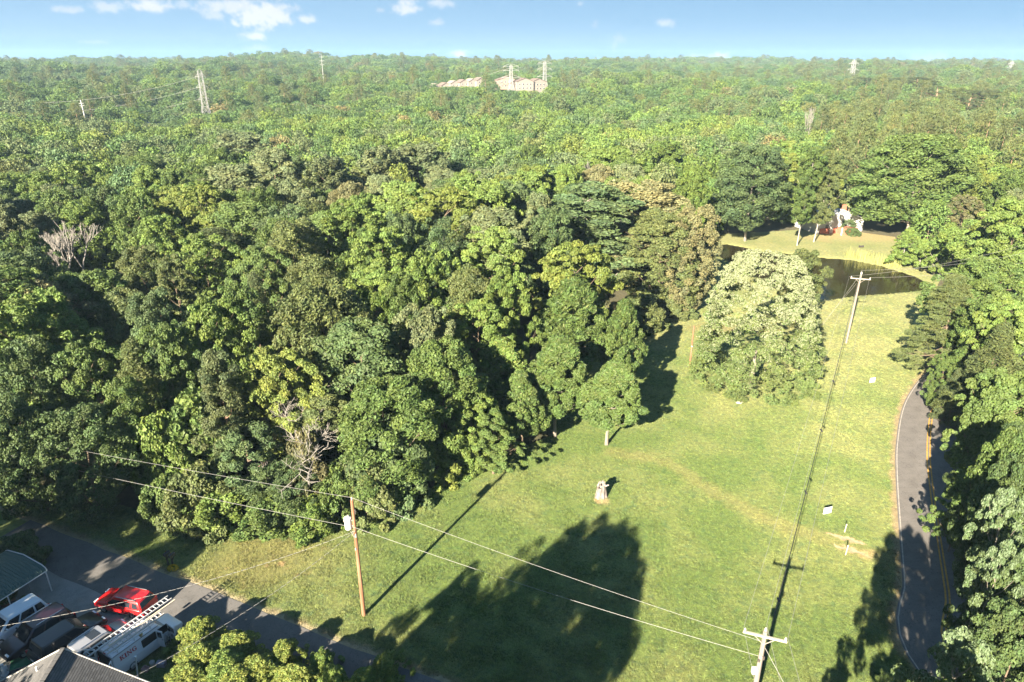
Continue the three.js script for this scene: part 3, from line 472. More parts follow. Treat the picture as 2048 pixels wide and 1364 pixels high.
byTop(668, 1342, 90, 2.7, 'bush', 'lime', 'low flowering bush at the frame edge right of the darker one');
byTop(765, 1318, 90, 2.4, 'bush', 'yellow', 'rightmost flowering bush at the frame edge by the lane', 'brown');
byTop(722, 1345, 80, 2.7, 'bush', 'lime', 'small flowering bush left of the rightmost one');
// trees out of the frame whose shade lies on the lawn and the yard
const shade = [[-18.2, 13, 44.5, 6], [-15.6, 14, 47.5, 8], [-11.9, 13, 51.5, 8.5], [-8.7, 12, 50.5, 8], [-6.2, 10, 45.5, 7.5], [-12.6, 9, 40, 10], [-7.8, 7, 36, 9]].map(([x0, f, tip, w]) => [x0 + .5426 * (f - 15), f, (tip - f) / 1.929, w]);
for (const [x, f, h, w] of [...shade, [18.7, 19.0, 15.4, 6.6], [27, 14, 14, 6], [-52, 17, 17, 11], [-62, 22, 19, 12], [-50, 28, 14, 10], [-66, 36, 19, 12], [-44, 16, 12, 9], [-40, 6, 13, 8], [-46, 33, 15, 11], [-41, 25, 13, 10], [-52, 41, 16, 11], [-37.5, 17, 11, 8]])
  plant(['round', 'oak2', 'ragged'][Math.round(f * 7) % 3], 'green', 'brown', x, f, h, w, nextTurn(), 'broadleaf_tree', 'large broadleaf tree below the frame shading the lawn and yard', 'tree', 'trees below the frame that shade the lawn');

// dead and bare trees
function bareTree(seed, h, depth, spreadA, upness, thick = .014) {
  const r = mulberry(seed), g = [];
  const grow = (a, d, L, rad, k) => {
    const b = a.clone().addScaledVector(d, L); g.push(bar(a, b, rad, rad * .78, k > 2 ? 4 : 7)); if (k >= depth) return;
    const n = k < 2 ? 3 : 2 + (r() < .5 ? 1 : 0);
    for (let i = 0; i < n; i++) { const e = d.clone().multiplyScalar(1).add(rv(r).multiplyScalar(spreadA)).add(V(0, upness, 0)).normalize(); grow(a.clone().lerp(b, lerp(.72, 1, r())), e, L * lerp(.6, .85, r()), rad * .7, k + 1); }
  };
  grow(V(0, 0, 0), V(0, 1, 0), h * .3, h * thick, 0); return g;
}
{
  const mk = (px, by, ty, seed, label, a = .75, u = .45, bk = 'dead', sx = 1) => { const [x, f] = G(px, by, 0), h = Math.max(4, heightAt(f, ty)); const t = thing('dead_tree', label, 'tree', [x, hill(x, f), f], seed); const g = bareTree(seed, h, 6, a, u, h > 22 ? .007 : .009); part('branches', g.slice(1), BK[bk], t); part('trunk', [g[0]], BK[bk], t); t.scale.set(sx, 1, sx); trees.push({ x, f, r: px < 300 ? 10 : 5.5, h }); return t; };
  mk(138, 620, 428, 31, 'left of two bare dead trees fanning grey branches in the left wood', .5, .5, 'dead', 1.45); mk(182, 620, 424, 32, 'right of two bare dead trees fanning grey branches in the left wood', .5, .5, 'dead', 1.45);
  mk(662, 985, 772, 33, 'tree with bare grey limbs spreading above the vine covered bank', .85, .3, 'dead', 1.45);
  mk(605, 985, 860, 34, 'small bare tree in the brownish thicket left below the bare grey limbs', .9, .25, 'dead', 1.3);
  mk(1185, 470, 318, 36, 'leafless grey tree behind the white limbed tree', .6, .5);
  mk(1604, 330, 208, 37, 'leafless grey trunk cluster far behind the pond', .4, .5, 'dead', .5);
}
{ // leaves still on the bare limbed tree: a thin see-through crown
  byTop(655, 800, 110, 10, 'sparse', 'olive', 'thin half leafless crown around the bare grey limbs', 'dead');
}

// ------------------------------------------------------------------ the rest of the wood
const towerSpots = [[404, 415, 232, 140], [1022, 1022, 184, 128], [1090, 1088, 182, 122]];
const LANDMARKS = [['the bare dead trees', 160, 470], ['the flat branched conifer', 430, 490], ['the olive cedar cluster', 190, 360], ['the left lattice tower', 410, 200], ['the grey steel pole', 167, 225], ['the thin mast', 648, 150], ['the far tan houses', 1040, 168], ['the row of far tan roofs', 920, 165], ['the cream topped tree', 585, 480], ['the broad rounded olive tree', 640, 640], ['the golden yellow tree', 540, 750], ['the black hollow', 830, 680], ['the bright yellow green tree', 890, 410], ['the white limbed tree', 1180, 420], ['the tan oaks', 1310, 450], ['the silvery dome tree', 1500, 640], ['the dark oak by the pond', 1485, 380], ['the white trunked pair', 1610, 390], ['the huge spreading oak', 1800, 360], ['the white house', 1670, 430], ['the pine stand', 1790, 200], ['the nearest tall pine', 1935, 240], ['the far white gable', 1990, 265], ['the bright yellow tree', 2010, 380], ['the road bend conifer', 1900, 600], ['the far right lattice tower', 1706, 135], ['the leafless grey trunks', 1604, 205], ['the far right houses', 1300, 200], ['the tall lime tree', 100, 640], ['the wide grey green tree', 650, 350], ['the dark gap', 1060, 660], ['the young trees', 1160, 780], ['the long pale roof', 300, 240], ['the left edge of the frame', 0, 300], ['the right edge of the frame', 2048, 560], ['the left distant ridge', 540, 120]];
const LOOK = { lime: 'lime green', green: 'mid green', grey: 'grey green', dark: 'dark green', olive: 'olive', pine: 'dull olive', tan: 'tan tinged', teal: 'blue green', yellow: 'yellow green', oak: 'deep green', brown: 'brown tinged' };
const SHAPE = { round: 'round crowned tree', round2: 'bushy crowned tree', tulip: 'upright tufted tree', tulip2: 'narrow tufted tree', oak: 'spreading tree', oak2: 'domed tree', clumpy: 'clumpy crowned tree', cedar: 'cedar', pine: 'tall pine', spread: 'conifer', dark: 'dense tree', tanOak: 'rounded oak', ragged: 'ragged crowned tree', oval: 'oval crowned tree' };
const usedLabels = new Map();
function placeLabel(proto, mat, px, py, size) {
  const near3 = LANDMARKS.map(([n, x, y]) => ({ n, dx: px - x, dy: py - y, d: Math.hypot(px - x, (py - y) * 1.6) })).sort((a, b) => a.d - b.d);
  const rel = (m) => { const dist = m.d < 70 ? 'right ' : m.d < 150 ? '' : 'well ', ax = Math.abs(m.dx), ay = Math.abs(m.dy) * 1.6; return ax > ay * 2.2 ? `${dist}${m.dx < 0 ? 'left of' : dist ? 'to the right of' : 'right of'}` : ay > ax * 2.2 ? `${dist}${m.dy < 0 ? 'behind' : 'in front of'}` : `${dist}${m.dy < 0 ? 'behind and' : 'in front and'} ${m.dx < 0 ? 'left of' : 'to the right of'}`; };
  const base = `${LOOK[mat] ?? mat} ${SHAPE[proto] ?? 'tree'}`;
  for (const pre of ['', size + ' ']) for (const m of near3.slice(0, 7)) { const l = `${pre}${base} ${rel(m)} ${m.n}`.replace('right right', 'right').replace('right to the right of', 'close to the right of').replace('right left of', 'close to the left of').replace('well left of', 'well to the left of'); if (!usedLabels.has(l) && l.split(' ').length <= 16) { usedLabels.set(l, 1); return l; } }
  return `${base} in the wood near ${near3[0].n}`;
}
const farSpots = [];
{
  const r = mulberry(99), cell = 7.0, cand = [];
  const hand = trees.slice();
  const speciesAt = (x, f) => { // species change in drifts
    const a = fbm(x / 45 + 3, f / 45, 3), b = fbm(x / 60 - 9, f / 60 + 4, 2), q = r(); const right = x / Math.max(f, 30) > .42;
    if (right && f > 175 && q < .26 + b * .4) return ['pine', 'pine', 'pine'];
    if (q < .07 + b * .12) return ['cedar', r() < .7 ? 'olive' : 'pine', 'brown'];
    if (a > .18) return [r() < .6 ? 'clumpy' : 'tulip', r() < .7 ? 'lime' : 'yellow', 'grey'];
    if (a < -.2) return [r() < .5 ? 'tulip' : 'tulip2', r() < .75 ? 'grey' : 'green', 'grey'];
    const k = r(); return k < .16 ? ['round', 'green', 'brown'] : k < .25 ? ['ragged', r() < .5 ? 'green' : 'oak', 'grey'] : k < .34 ? ['oval', r() < .5 ? 'green' : 'lime', 'brown'] : k < .5 ? ['round2', r() < .5 ? 'green' : 'lime', 'brown'] : k < .62 ? ['oak2', r() < .75 ? 'oak' : 'olive', 'brown'] : k < .70 ? ['dark', 'dark', 'brown'] : k < .92 ? ['tulip2', 'lime', 'grey'] : ['oak2', r() < .2 ? 'tan' : 'green', 'grey']; };
  for (let f = 36; f < 320; f += cell) for (let x = -260; x < 290; x += cell) {
    const X = x + (r() - .5) * cell * .8, Fw = f + (r() - .5) * cell * .8, sp0 = speciesAt(X, Fw), hr = r(), wr = r(), tr = r(), keep = r();
    const [px, py, Z] = proj(X, 18, Fw); if (Z < 5 || px < -260 || px > 2300 || py > 1500) continue;
    if (inPoly(openPoly, X, Fw) || roadDist(X, Fw) < 8) continue;
    let edge = 1e9; for (let i = 0, j = openPoly.length - 1; i < openPoly.length; j = i++) edge = Math.min(edge, segDist([openPoly[j], openPoly[i]], X, Fw));
    if (edge < 3.2) continue;
    if (clearingAt(X, Fw)) continue;
    let near0 = false; for (const t of hand) if (Math.hypot(t.x - X, t.f - Fw) < t.r * .68 + 2.6) { near0 = true; break; }
    if (near0) continue;
    const small = edge < 8 ? .72 : 1, pine = sp0[0] === 'pine', h = (pine ? 21 + hr * 5 : sp0[0] === 'cedar' ? 12 + hr * 4 : 14.5 + hr * 4.5) * small, w = (pine ? 6.5 + wr * 2 : sp0[0] === 'cedar' ? 5 + wr * 2 : sp0[0].startsWith('tulip') ? 8.2 + wr * 2.6 : 9.6 + wr * 3.6) * small;
    const hk = keepSight(X, Fw, h); if (hk < 5) continue; const wk = hk < h ? w * Math.max(.6, hk / h) : w;
    cand.push({ X, Fw, sp0, h: hk, w: wk, tr, Z, px, py });
  }
  // largest in the frame first: these are trees of their own, the rest belong to the mass of the wood
  const size = (c) => (c.px > -60 && c.px < 2110 && c.py > 60 && c.py < 1420 ? c.w / c.Z : 0);
  cand.sort((a, b) => size(b) - size(a));
  const nSingle = Math.max(0, 300 - trees.filter((t) => t.o).length + 16);
  cand.forEach((c, i) => {
    if (i < nSingle && size(c) > 0) { const [qx, qy] = proj(c.X, hill(c.X, c.Fw) + c.h * .75, c.Fw); plant(c.sp0[0], c.sp0[1], c.sp0[2], c.X, c.Fw, c.h, c.w, c.tr * 6.28, KIND[c.sp0[0]], placeLabel(c.sp0[0], c.sp0[1], qx, qy, c.h > 19 ? 'tall' : c.h < 15.5 ? 'small' : 'medium'), 'tree', 'trees of the wood'); }
    else farSpots.push([c.X, c.Fw, c.h, c.w, c.tr, c.sp0[0], c.sp0[1], true]);
  });
}
function clearingAt(x, f) { for (const [a, b, q] of CLEAR) if (Math.hypot(x - a, f - b) < q) return true; return false; }


// ------------------------------------------------------------------ the far wood, one mass to the horizon
{
  const r = mulberry(123), spots = { round: [], tulip: [], wide: [], pine: [] };
  const HUE = { lime: [.128, .195, .042], green: [.092, .155, .042], grey: [.125, .165, .068], dark: [.062, .115, .034], olive: [.115, .138, .042], pine: [.105, .130, .045], tan: [.18, .165, .07], teal: [.08, .14, .05], yellow: [.145, .19, .04], oak: [.085, .142, .055], brown: [.15, .125, .055] };
  const kindOf = (p) => (p === 'pine' ? 'pine' : p.startsWith('tulip') ? 'tulip' : p === 'cedar' || p === 'round' || p === 'round2' ? 'round' : 'wide');
  for (const [x, f, h, w, t, p, m] of farSpots) spots[kindOf(p)].push([x, f, h, w, t, HUE[m] ?? HUE.green]);
  const pick = (x, f) => { const a = fbm(x / 90 + 3, f / 90, 3), q = r(), right = x / f > .4; if (q < (right ? .13 : .05)) return ['pine', HUE.pine]; if (a > .2) return [q < .5 ? 'tulip' : 'round', r() < .6 ? HUE.lime : HUE.green]; if (a < -.22) return ['tulip', r() < .6 ? HUE.grey : HUE.green]; const k = r(); return k < .35 ? ['round', HUE.green] : k < .55 ? ['wide', HUE.dark] : k < .72 ? ['wide', HUE.oak] : k < .86 ? ['round', HUE.lime] : k < .91 ? ['wide', HUE.olive] : k < .93 ? ['round', HUE.tan] : ['round', HUE.green]; };
  const fill = (f0, f1, cell, k) => { for (let f = f0; f < f1; f += cell) { const half = f * .84 + 60; for (let x = -half; x < half; x += cell) { const X = x + (r() - .5) * cell * .9, Q = f + (r() - .5) * cell * .9, s = pick(X, Q), h = (s[0] === 'pine' ? 20 + r() * 5 : 14 + r() * 5) * (1 + (k - 1) * .15) * (.9 + .25 * n2(X / 40, Q / 40)), w = (s[0] === 'pine' ? 7.5 : s[0] === 'tulip' ? 9 + r() * 3 : 10 + r() * 5) * k; const hk = Q < 600 ? keepSight(X, Q, h) : h; if (!clearingAt(X, Q) && r() > .07 && hk > 4) spots[s[0]].push([X, Q, hk, hk < h ? w * .8 : w, r(), s[1]]); } } };
  fill(320, 760, 9.2, 1.15); fill(760, 1500, 14, 1.7); fill(1500, 3400, 21, 2.4);
  const wood = new THREE.Group(); wood.name = 'distant_wood'; scene.add(wood); tag(wood, 'mixed green wood stretching in one mass to the horizon', 'wood', null, 'stuff');
  const lm = leafMat(1, 1, 1, .3), m4 = new THREE.Matrix4(), q4 = new THREE.Quaternion(), c = new THREE.Color();
  for (const [k, list] of Object.entries(spots)) {
    const p = F[k], A = new THREE.InstancedMesh(p.crown, lm, list.length), B = new THREE.InstancedMesh(p.trunk, k === 'pine' ? BK.pine : BK.brown, list.length); A.name = `${k}_crown`; B.name = `${k}_trunk`;
    list.forEach(([x, f, h, w, t, hue], i) => { const s = w / (2 * p.R); m4.compose(V(x, hill(x, f) - .3, -f), q4.setFromAxisAngle(V(0, 1, 0), t * 6.283), V(s, h / p.H, s)); A.setMatrixAt(i, m4); B.setMatrixAt(i, m4); const v = .86 + .28 * ((t * 7.13) % 1), y = .93 + .14 * ((t * 3.7) % 1); A.setColorAt(i, c.setRGB(hue[0] * v * y, hue[1] * v, hue[2] * v / y)); B.setColorAt(i, c.setRGB(1, 1, 1)); });
    A.castShadow = A.receiveShadow = B.castShadow = true; wood.add(A, B);
  }
}

// ------------------------------------------------------------------ grass: short uneven tufts on the field
{
  const r = mulberry(321), pos = [], idx = [];
  for (let i = 0; i < 7; i++) { const a = r() * 6.283, q = r() * .07, x = Math.cos(a) * q, z = Math.sin(a) * q, b = r() * 6.283, w = .016, lx = (r() - .5) * .1, lz = (r() - .5) * .1, h = .045 + r() * .055, k = pos.length / 3; pos.push(x - Math.cos(b) * w, 0, z - Math.sin(b) * w, x + Math.cos(b) * w, 0, z + Math.sin(b) * w, x + lx, h, z + lz); idx.push(k, k + 1, k + 2); }
  const g = new THREE.BufferGeometry(); g.setAttribute('position', new THREE.Float32BufferAttribute(pos, 3)); g.setIndex(idx);
  const mat = new THREE.MeshPhysicalMaterial({ color: 0xffffff, roughness: .7, transmission: .35, thickness: 0, side: THREE.DoubleSide });
  const list = [];
  const total = 330000; let guard = 0;
  while (list.length < total && guard++ < total * 8) {
    const px = r() * 2200 - 80, py = 500 + Math.pow(r(), .75) * 1000; const [x, f] = G(px, py); if (f < 27 || f > 175) continue;
    if (!inPoly(openPoly, x, f) || inPoly(lotPoly, x, f)) continue;
    const lw = (x - laneA[0]) * laneN[0] + (f - laneA[1]) * laneN[1]; if (lw > -.25 + .3 * n2(x, f) && lw < LANEW + .2) continue; if (lw > LANEW + 1 && x < -16 && r() < .5) continue;
    if (roadDist(x, f) < ROADW + .25 + .3 * n2(x * 2, f * 2)) continue; if (f > 105 && inPoly(pondPoly, x, f)) continue;
    if ((segDist(rutA, x, f) < .3 || segDist(rutB, x, f) < .3) && r() < .85) continue;
    list.push([x, f]);
  }
  const I = new THREE.InstancedMesh(g, mat, list.length), m4 = new THREE.Matrix4(), q4 = new THREE.Quaternion(), c = new THREE.Color();
  list.forEach(([x, f], i) => { const t = lawnTone(x, f), v = (.75 + r() * .6) * (1 + .25 * n2(x * 1.7, f * 1.7)), y = .9 + r() * .2, s = (.7 + r() * .7) * (1 + Math.max(0, f - 45) / 70); m4.compose(V(x, pondDepthFast(x, f), -f), q4.setFromAxisAngle(V(0, 1, 0), r() * 6.283), V(s, s * (.8 + .5 * n2b(x / 2.5, f / 2.5)) / (1 + Math.max(0, f - 45) / 110), s)); I.setMatrixAt(i, m4); I.setColorAt(i, c.setRGB(t[0] * v * y * 1.1, t[1] * v * 1.12, t[2] * v)); });
  I.name = 'grass'; I.castShadow = I.receiveShadow = true; scene.add(I); tag(I, 'short uneven grass covering the sunlit field', 'grass', null, 'stuff');
}
function pondDepthFast(x, f) { return f > 100 && x > 25 ? pondDepth(x, f) : 0; }
{ // cattails along the far bank
  const r = mulberry(77), g = new THREE.Group(); g.name = 'cattail_reeds'; scene.add(g); const pos = [], idx = [];
  for (let i = 0; i < 420; i++) { const t = r(), [x, f] = G(lerp(1690, 1800, t) + (r() - .5) * 8, lerp(514, 538, t) - r() * 7), h = .9 + r() * 1.5, a = r() * 6.283, lx = (r() - .5) * .5, lz = (r() - .5) * .5, k = pos.length / 3, w = .05; pos.push(x - Math.cos(a) * w, -.15, -f - Math.sin(a) * w, x + Math.cos(a) * w, -.15, -f + Math.sin(a) * w, x + lx, h, -f + lz); idx.push(k, k + 1, k + 2); }
  const geo = new THREE.BufferGeometry(); geo.setAttribute('position', new THREE.Float32BufferAttribute(pos, 3)); geo.setIndex(idx);
  tag(g, 'stand of pale green and straw reeds on the far bank of the pond', 'reeds', null, 'stuff'); part('reed_blades', geo, std(.24, .25, .07, .8, { side: THREE.DoubleSide }), g);
}

// ------------------------------------------------------------------ utility poles and wires
const M = {
  poleRed: new THREE.MeshStandardMaterial({ map: tex(64, 512, (u, v) => { const q = .8 + .35 * tn(u, v * .25, 16, 3), w = sstep(.25, .8, tn(u + .4, v, 4, 3) * .5 + .5); return [lerp(.24, .32, w) * q, lerp(.105, .175, w) * q, lerp(.05, .10, w) * q]; }, true), roughness: .9 }),
  poleGrey: new THREE.MeshStandardMaterial({ map: tex(64, 512, (u, v) => { const q = .8 + .35 * tn(u, v * .25, 16, 3); return [.24 * q, .205 * q, .17 * q]; }, true), roughness: .9 }),
  arm: std(.30, .27, .22, .85), steel: std(.36, .355, .34, .6, { metalness: .1 }), galv: std(.25, .25, .245, .7), ceramic: std(.42, .39, .35, .4), darkIns: std(.07, .06, .055, .35), white: std(.60, .59, .57, .5), cable: std(.30, .295, .28, .55, { metalness: .2 }), strand: std(.45, .44, .41, .5), black: std(.025, .025, .028, .5), rubber: std(.022, .022, .024, .85),
};
function wire(a, b, sag, rad, mat, label, name = 'power_line') { const pts = []; for (let i = 0; i <= 24; i++) { const t = i / 24; pts.push(V(lerp(a.x, b.x, t), lerp(a.y, b.y, t) - sag * 4 * t * (1 - t), lerp(a.z, b.z, t))); } return single(name, new THREE.TubeGeometry(new THREE.CatmullRomCurve3(pts), 60, rad, 5), mat, label, 'power line'); }
function twisted(a, b, sag, pitch, rad, label) { // service cable: a bare wire twisted with a black one
  const L = a.distanceTo(b), at = (t) => V(lerp(a.x, b.x, t), lerp(a.y, b.y, t) - sag * 4 * t * (1 - t), lerp(a.z, b.z, t)), n = Math.round(L / pitch * 8), o = new THREE.Group(); o.name = numbered('service_cable'); scene.add(o); tag(o, label, 'service cable');
  const d = b.clone().sub(a).normalize(), s = V(0, 1, 0).cross(d).normalize(), up = d.clone().cross(s);
  for (const [k, m, nm] of [[0, M.strand, 'bare_strand'], [Math.PI, M.black, 'black_strand']]) { const pts = []; for (let i = 0; i <= n; i++) { const t = i / n, q = t * L / pitch * 2 * Math.PI + k; pts.push(at(t).addScaledVector(s, Math.cos(q) * rad * 1.1).addScaledVector(up, Math.sin(q) * rad * 1.1)); } part(nm, new THREE.TubeGeometry(new THREE.CatmullRomCurve3(pts), n, rad, 4), m, o); }
  return o;
}
function vAt(px, py, f) { const y = heightAt(f, py), Z = f * cp + (EYE - y) * sp; return V((px - 1024) / FOC * Z, y, -f); }
const insul = (h, x, y, z, r = .055) => { const pts = [[0, 0], [r, 0], [r * .75, h * .2], [r * 1.05, h * .3], [r * .7, h * .5], [r, h * .6], [r * .6, h * .85], [r * .35, h], [0, h]].map(([a, b]) => new THREE.Vector2(a, b)); return new THREE.LatheGeometry(pts, 10).translate(x, y, z); };
// pole with the transformer
const [pAx, pAf] = G(728, 1230), hA = heightAt(pAf, 1000);
const poleA = thing('utility_pole', 'reddish wooden utility pole with a white transformer on the lawn by the lane', 'utility pole', [pAx, 0, pAf]);
part('shaft', cyl(.165, .115, hA + .3, 0, -.3, 0, 12), M.poleRed, poleA);
{ const y = heightAt(pAf, 1056);
  const tk = part('transformer', new THREE.LatheGeometry([[0, 0], [.235, 0], [.25, .04], [.25, .86], [.27, .88], [.27, .93], [.1, 1.0], [0, 1.0]].map(([a, b]) => new THREE.Vector2(a, b)), 18).translate(-.43, y, .05), M.white, poleA, 'white can shaped transformer on the left of the pole');
  part('bushing', [insul(.22, -.38, y + .97, .05, .045), insul(.16, -.66, y + .7, .2, .035)], M.ceramic, tk);
  part('bracket', [box(.2, .06, .08, -.12, y + .25, .04), box(.2, .06, .08, -.12, y + .72, .04)], M.steel, poleA);
  part('top_insulator', insul(.22, 0, hA, 0, .06), M.ceramic, poleA);
  part('cutout_fuse', [box(.06, .38, .06, .16, hA - .95, .06), bar(V(.02, hA - .7, .04), V(.26, hA - .95, .08), .02)], M.darkIns, poleA);
  part('secondary_rack', [box(.06, .3, .06, .06, y - .55, .16), bar(V(-.3, y - .2, .1), V(-.05, y - .7, .2), .012), bar(V(-.2, y - .15, .1), V(0, y - .62, .2), .012)], M.steel, poleA);
  part('meter_tag', box(.09, .2, .05, -.05, heightAt(pAf, 1095), .17), M.galv, poleA); }
// crossarm pole at the bottom edge
const fB = 30.5, topB = vAt(1531, 1262, fB), hB = topB.y;
const poleB = thing('utility_pole', 'pale wooden pole with a crossarm at the bottom edge of the frame', 'utility pole', [topB.x, 0, fB]);
part('shaft', cyl(.18, .13, hB + .3, 0, -.3, 0, 12), M.poleGrey, poleB);
const armVec = (() => { const a = vAt(1491, 1252, fB + .35), b = vAt(1568, 1277, fB - .35); return b.sub(a).setY(0).normalize(); })();
function crossarm(pole, h, half, dir) { const a = V(dir.x * -half, h, dir.z * -half), b = V(dir.x * half, h, dir.z * half), off = V(dir.z, 0, -dir.x).multiplyScalar(-.16); a.add(off); b.add(off);
  const arm = part('crossarm', beam(a, b, .11, .13), M.arm, pole); part('insulator', insul(.24, a.x + dir.x * .1, h + .065, a.z + dir.z * .1, .075), M.ceramic, pole); part('insulator', insul(.24, b.x - dir.x * .1, h + .065, b.z - dir.z * .1, .075), M.ceramic, pole); part('top_insulator', insul(.26, 0, h + .28, 0, .08), M.ceramic, pole);
  part('brace', beam(a.clone().lerp(b, .26).setY(h - .06), V(off.x * .9, h - .62, off.z * .9), .04, .03), M.arm, pole); part('brace', beam(a.clone().lerp(b, .74).setY(h - .06), V(off.x * .9, h - .62, off.z * .9), .04, .03), M.arm, pole); return [a, b]; }
const armB = crossarm(poleB, hB - .28, 1.22, armVec).map((p) => p.add(poleB.position));
{ const y = hB - 2.6; part('switch_box', box(.3, .42, .26, -.28, y - .4, .1, .03), M.white, poleB); part('dead_end_clamp', [cyl(.08, .08, .16, -.12, y + .35, .12, 10), box(.1, .24, .1, .12, y + .62, .12)], M.darkIns, poleB); }
// crossarm pole by the pond
const [pCx, pCf] = G(1692, 686), hC = heightAt(pCf, 547);
const poleC = thing('utility_pole', 'grey wooden pole with a crossarm in front of the pond', 'utility pole', [pCx, 0, pCf]); poleC.rotation.z = -.02;
part('shaft', cyl(.19, .13, hC + .3, 0, -.3, 0, 12), M.poleGrey, poleC);
const armC = crossarm(poleC, hC - .75, 1.35, V(.97, 0, .24).normalize()).map((p) => p.add(poleC.position));
part('pole_cap', cyl(.15, .1, .3, 0, hC - .05, 0, 10), M.steel, poleC);
// short pole beside the silvery tree
{ const [x, f] = G(1379, 736), h = heightAt(f, 652), t = thing('utility_pole', 'thin bare brown pole standing left of the silvery dome tree', 'utility pole', [x, 0, f]); part('shaft', cyl(.13, .1, h + .3, 0, -.3, 0, 10), M.poleRed, t); part('pole_band', [cyl(.125, .125, .12, 0, h * .52, 0, 10), box(.2, .06, .06, .02, h * .52, .1)], M.steel, t); }
// wires
{
  const top = V(pAx, hA + .2, -pAf), low = V(pAx, heightAt(pAf, 1052), -pAf + .15);
  wire(top, vAt(-160, 838, 62), .25, .009, M.cable, 'upper wire running left from the transformer pole across the wood edge');
  wire(low, vAt(-160, 868, 62), .3, .011, M.cable, 'lower wire running left from the transformer pole over the shaded lawn');
  wire(top, V(topB.x, hB - .85, -fB), .25, .009, M.cable, 'upper wire from the transformer pole to the crossarm pole at the bottom edge');
  wire(low, V(topB.x - .1, hB - 1.95, -fB), .3, .011, M.cable, 'lower wire from the transformer pole to the crossarm pole at the bottom edge');
  twisted(low.clone().add(V(0, -.35, 0)), vAt(-60, 1262, 31), .9, .5, .0075, 'black and white service cable running from the transformer pole over the parked cars');
  twisted(low.clone().add(V(.05, -.3, 0)), vAt(225, 1376, 27), .7, .5, .0075, 'black and white service cable passing between the van and the bushes');
  const ends = [[armB[0], armC[0]], [V(topB.x, hB + .2, -fB), V(pCx + .1, hC + .2, -pCf)], [armB[1], armC[1]]], nm = ['left', 'middle', 'right'];
  ends.forEach(([a, b], i) => wire(a.clone().setY(a.y + .3), b.clone().setY(b.y + .28), 1.0, .009, M.cable, `${nm[i]} overhead wire between the bottom crossarm pole and the pole by the pond`));
  for (const [k, rad, w] of [[0, .026, 'thick'], [.42, .02, 'thinner']]) wire(V(topB.x + .12, hB - 3.4 - k, -fB), V(pCx - .15, hC - 3.1 - k, -pCf), 1.3, rad, M.black, `${w} dark telephone cable strung between the bottom crossarm pole and the pole by the pond`, 'telephone_cable');
  ends.forEach(([, b], i) => wire(b.clone().setY(b.y + .28), vAt([2060, 2075, 2090][i], [486, 500, 516][i], 112), .8, .014, M.cable, `${['upper', 'middle', 'lower'][i]} of the three wires leading right from the pole by the pond`));
  ends.forEach(([a], i) => wire(a.clone().setY(a.y + .3), V(a.x - 3.2, hB + .5, -8), .5, .009, M.cable, `${nm[i]} wire leaving the bottom crossarm pole towards the viewer`));
  wire(V(topB.x + .1, hB - 1.2, -fB), G3(1672, 1560), 0, .014, M.cable, 'guy wire slanting down right from the bottom crossarm pole', 'guy_wire');
  wire(V(pCx - .3, hC - .9, -pCf), G3(1632, 668), 0, .014, M.cable, 'guy wire slanting down left from the pole by the pond', 'guy_wire');
  wire(V(pCx - .2, hC - 1.5, -pCf), G3(1640, 652), 0, .014, M.cable, 'second guy wire slanting down left from the pole by the pond', 'guy_wire');
}
function G3(px, py) { const [x, f] = G(px, py); return V(x, 0, -f); }
// spacers on the telephone cables
{ const a = V(topB.x + .12, hB - 3.4, -fB), b = V(pCx - .15, hC - 3.1, -pCf); for (const t of [.1, .3, .46, .62]) { const p = a.clone().lerp(b, t); p.y -= 1.3 * 4 * t * (1 - t) + .1; single('cable_splice', new THREE.CapsuleGeometry(.075, .36, 4, 8).rotateX(Math.PI / 2).translate(p.x, p.y, p.z), M.black, `dark splice case on the telephone cables, ${['nearest to the bottom pole', 'second from the bottom pole', 'third from the bottom pole', 'nearest to the pole by the pond'][[.1, .3, .46, .62].indexOf(t)]}`, 'cable splice'); } }

// ------------------------------------------------------------------ lattice towers, mast, steel pole
function lattice(x, f, top, w0, arms, turn, label, th = .16) {
  const y0 = hill(x, f), H = top - y0, t = thing('lattice_tower', label, 'lattice tower', [x, y0, f], turn, undefined), n = 7, wAt = (s) => (s < .45 ? lerp(w0, w0 * .36, s / .45) : lerp(w0 * .36, w0 * .26, (s - .45) / .55)) / 2;
  const lv = [...Array(n + 1)].map((_, i) => i / n), corner = (s, k) => V([1, 1, -1, -1][k] * wAt(s), s * H, [1, -1, -1, 1][k] * wAt(s));
  for (let k = 0; k < 4; k++) part('leg', lv.slice(1).map((s, i) => beam(corner(lv[i], k), corner(s, k), th * 1.25, th * 1.25)), M.galv, t);
  const br = []; lv.slice(1).forEach((s, i) => { for (let k = 0; k < 4; k++) { const l = (k + 1) % 4; br.push(beam(corner(lv[i], k), corner(s, l), th * .8, th * .8), beam(corner(lv[i], l), corner(s, k), th * .8, th * .8), beam(corner(s, k), corner(s, l), th * .8, th * .8)); } });
  part('bracing', br, M.galv, t);
  for (const [s, half] of arms) { const y = s * H, w = wAt(s); const g = []; for (const q of [-1, 1]) { g.push(beam(V(q * w, y, w), V(q * half, y + .1, 0), th, th), beam(V(q * w, y, -w), V(q * half, y + .1, 0), th, th), beam(V(q * w, y + 1.9, 0), V(q * half, y + .1, 0), th, th), beam(V(q * half, y, 0), V(q * half, y - 1.4, 0), th * .7, th * .7)); } part('crossarm', g, M.galv, t); }
  part('peak', [beam(V(-wAt(1), H, 0), V(0, H + 1.2, 0), th, th), beam(V(wAt(1), H, 0), V(0, H + 1.2, 0), th, th)], M.galv, t); return t;
}
const px2x = (px, f, y) => (px - 1024) / FOC * (f * cp + (EYE - y) * sp);
lattice(px2x(410, 430, 15), 430, heightAt(430, 142), 8.2, [[.55, 2.9], [.74, 3.1], [.91, 2.7]], .6, 'pale lattice transmission tower in the left part of the wood', .15);
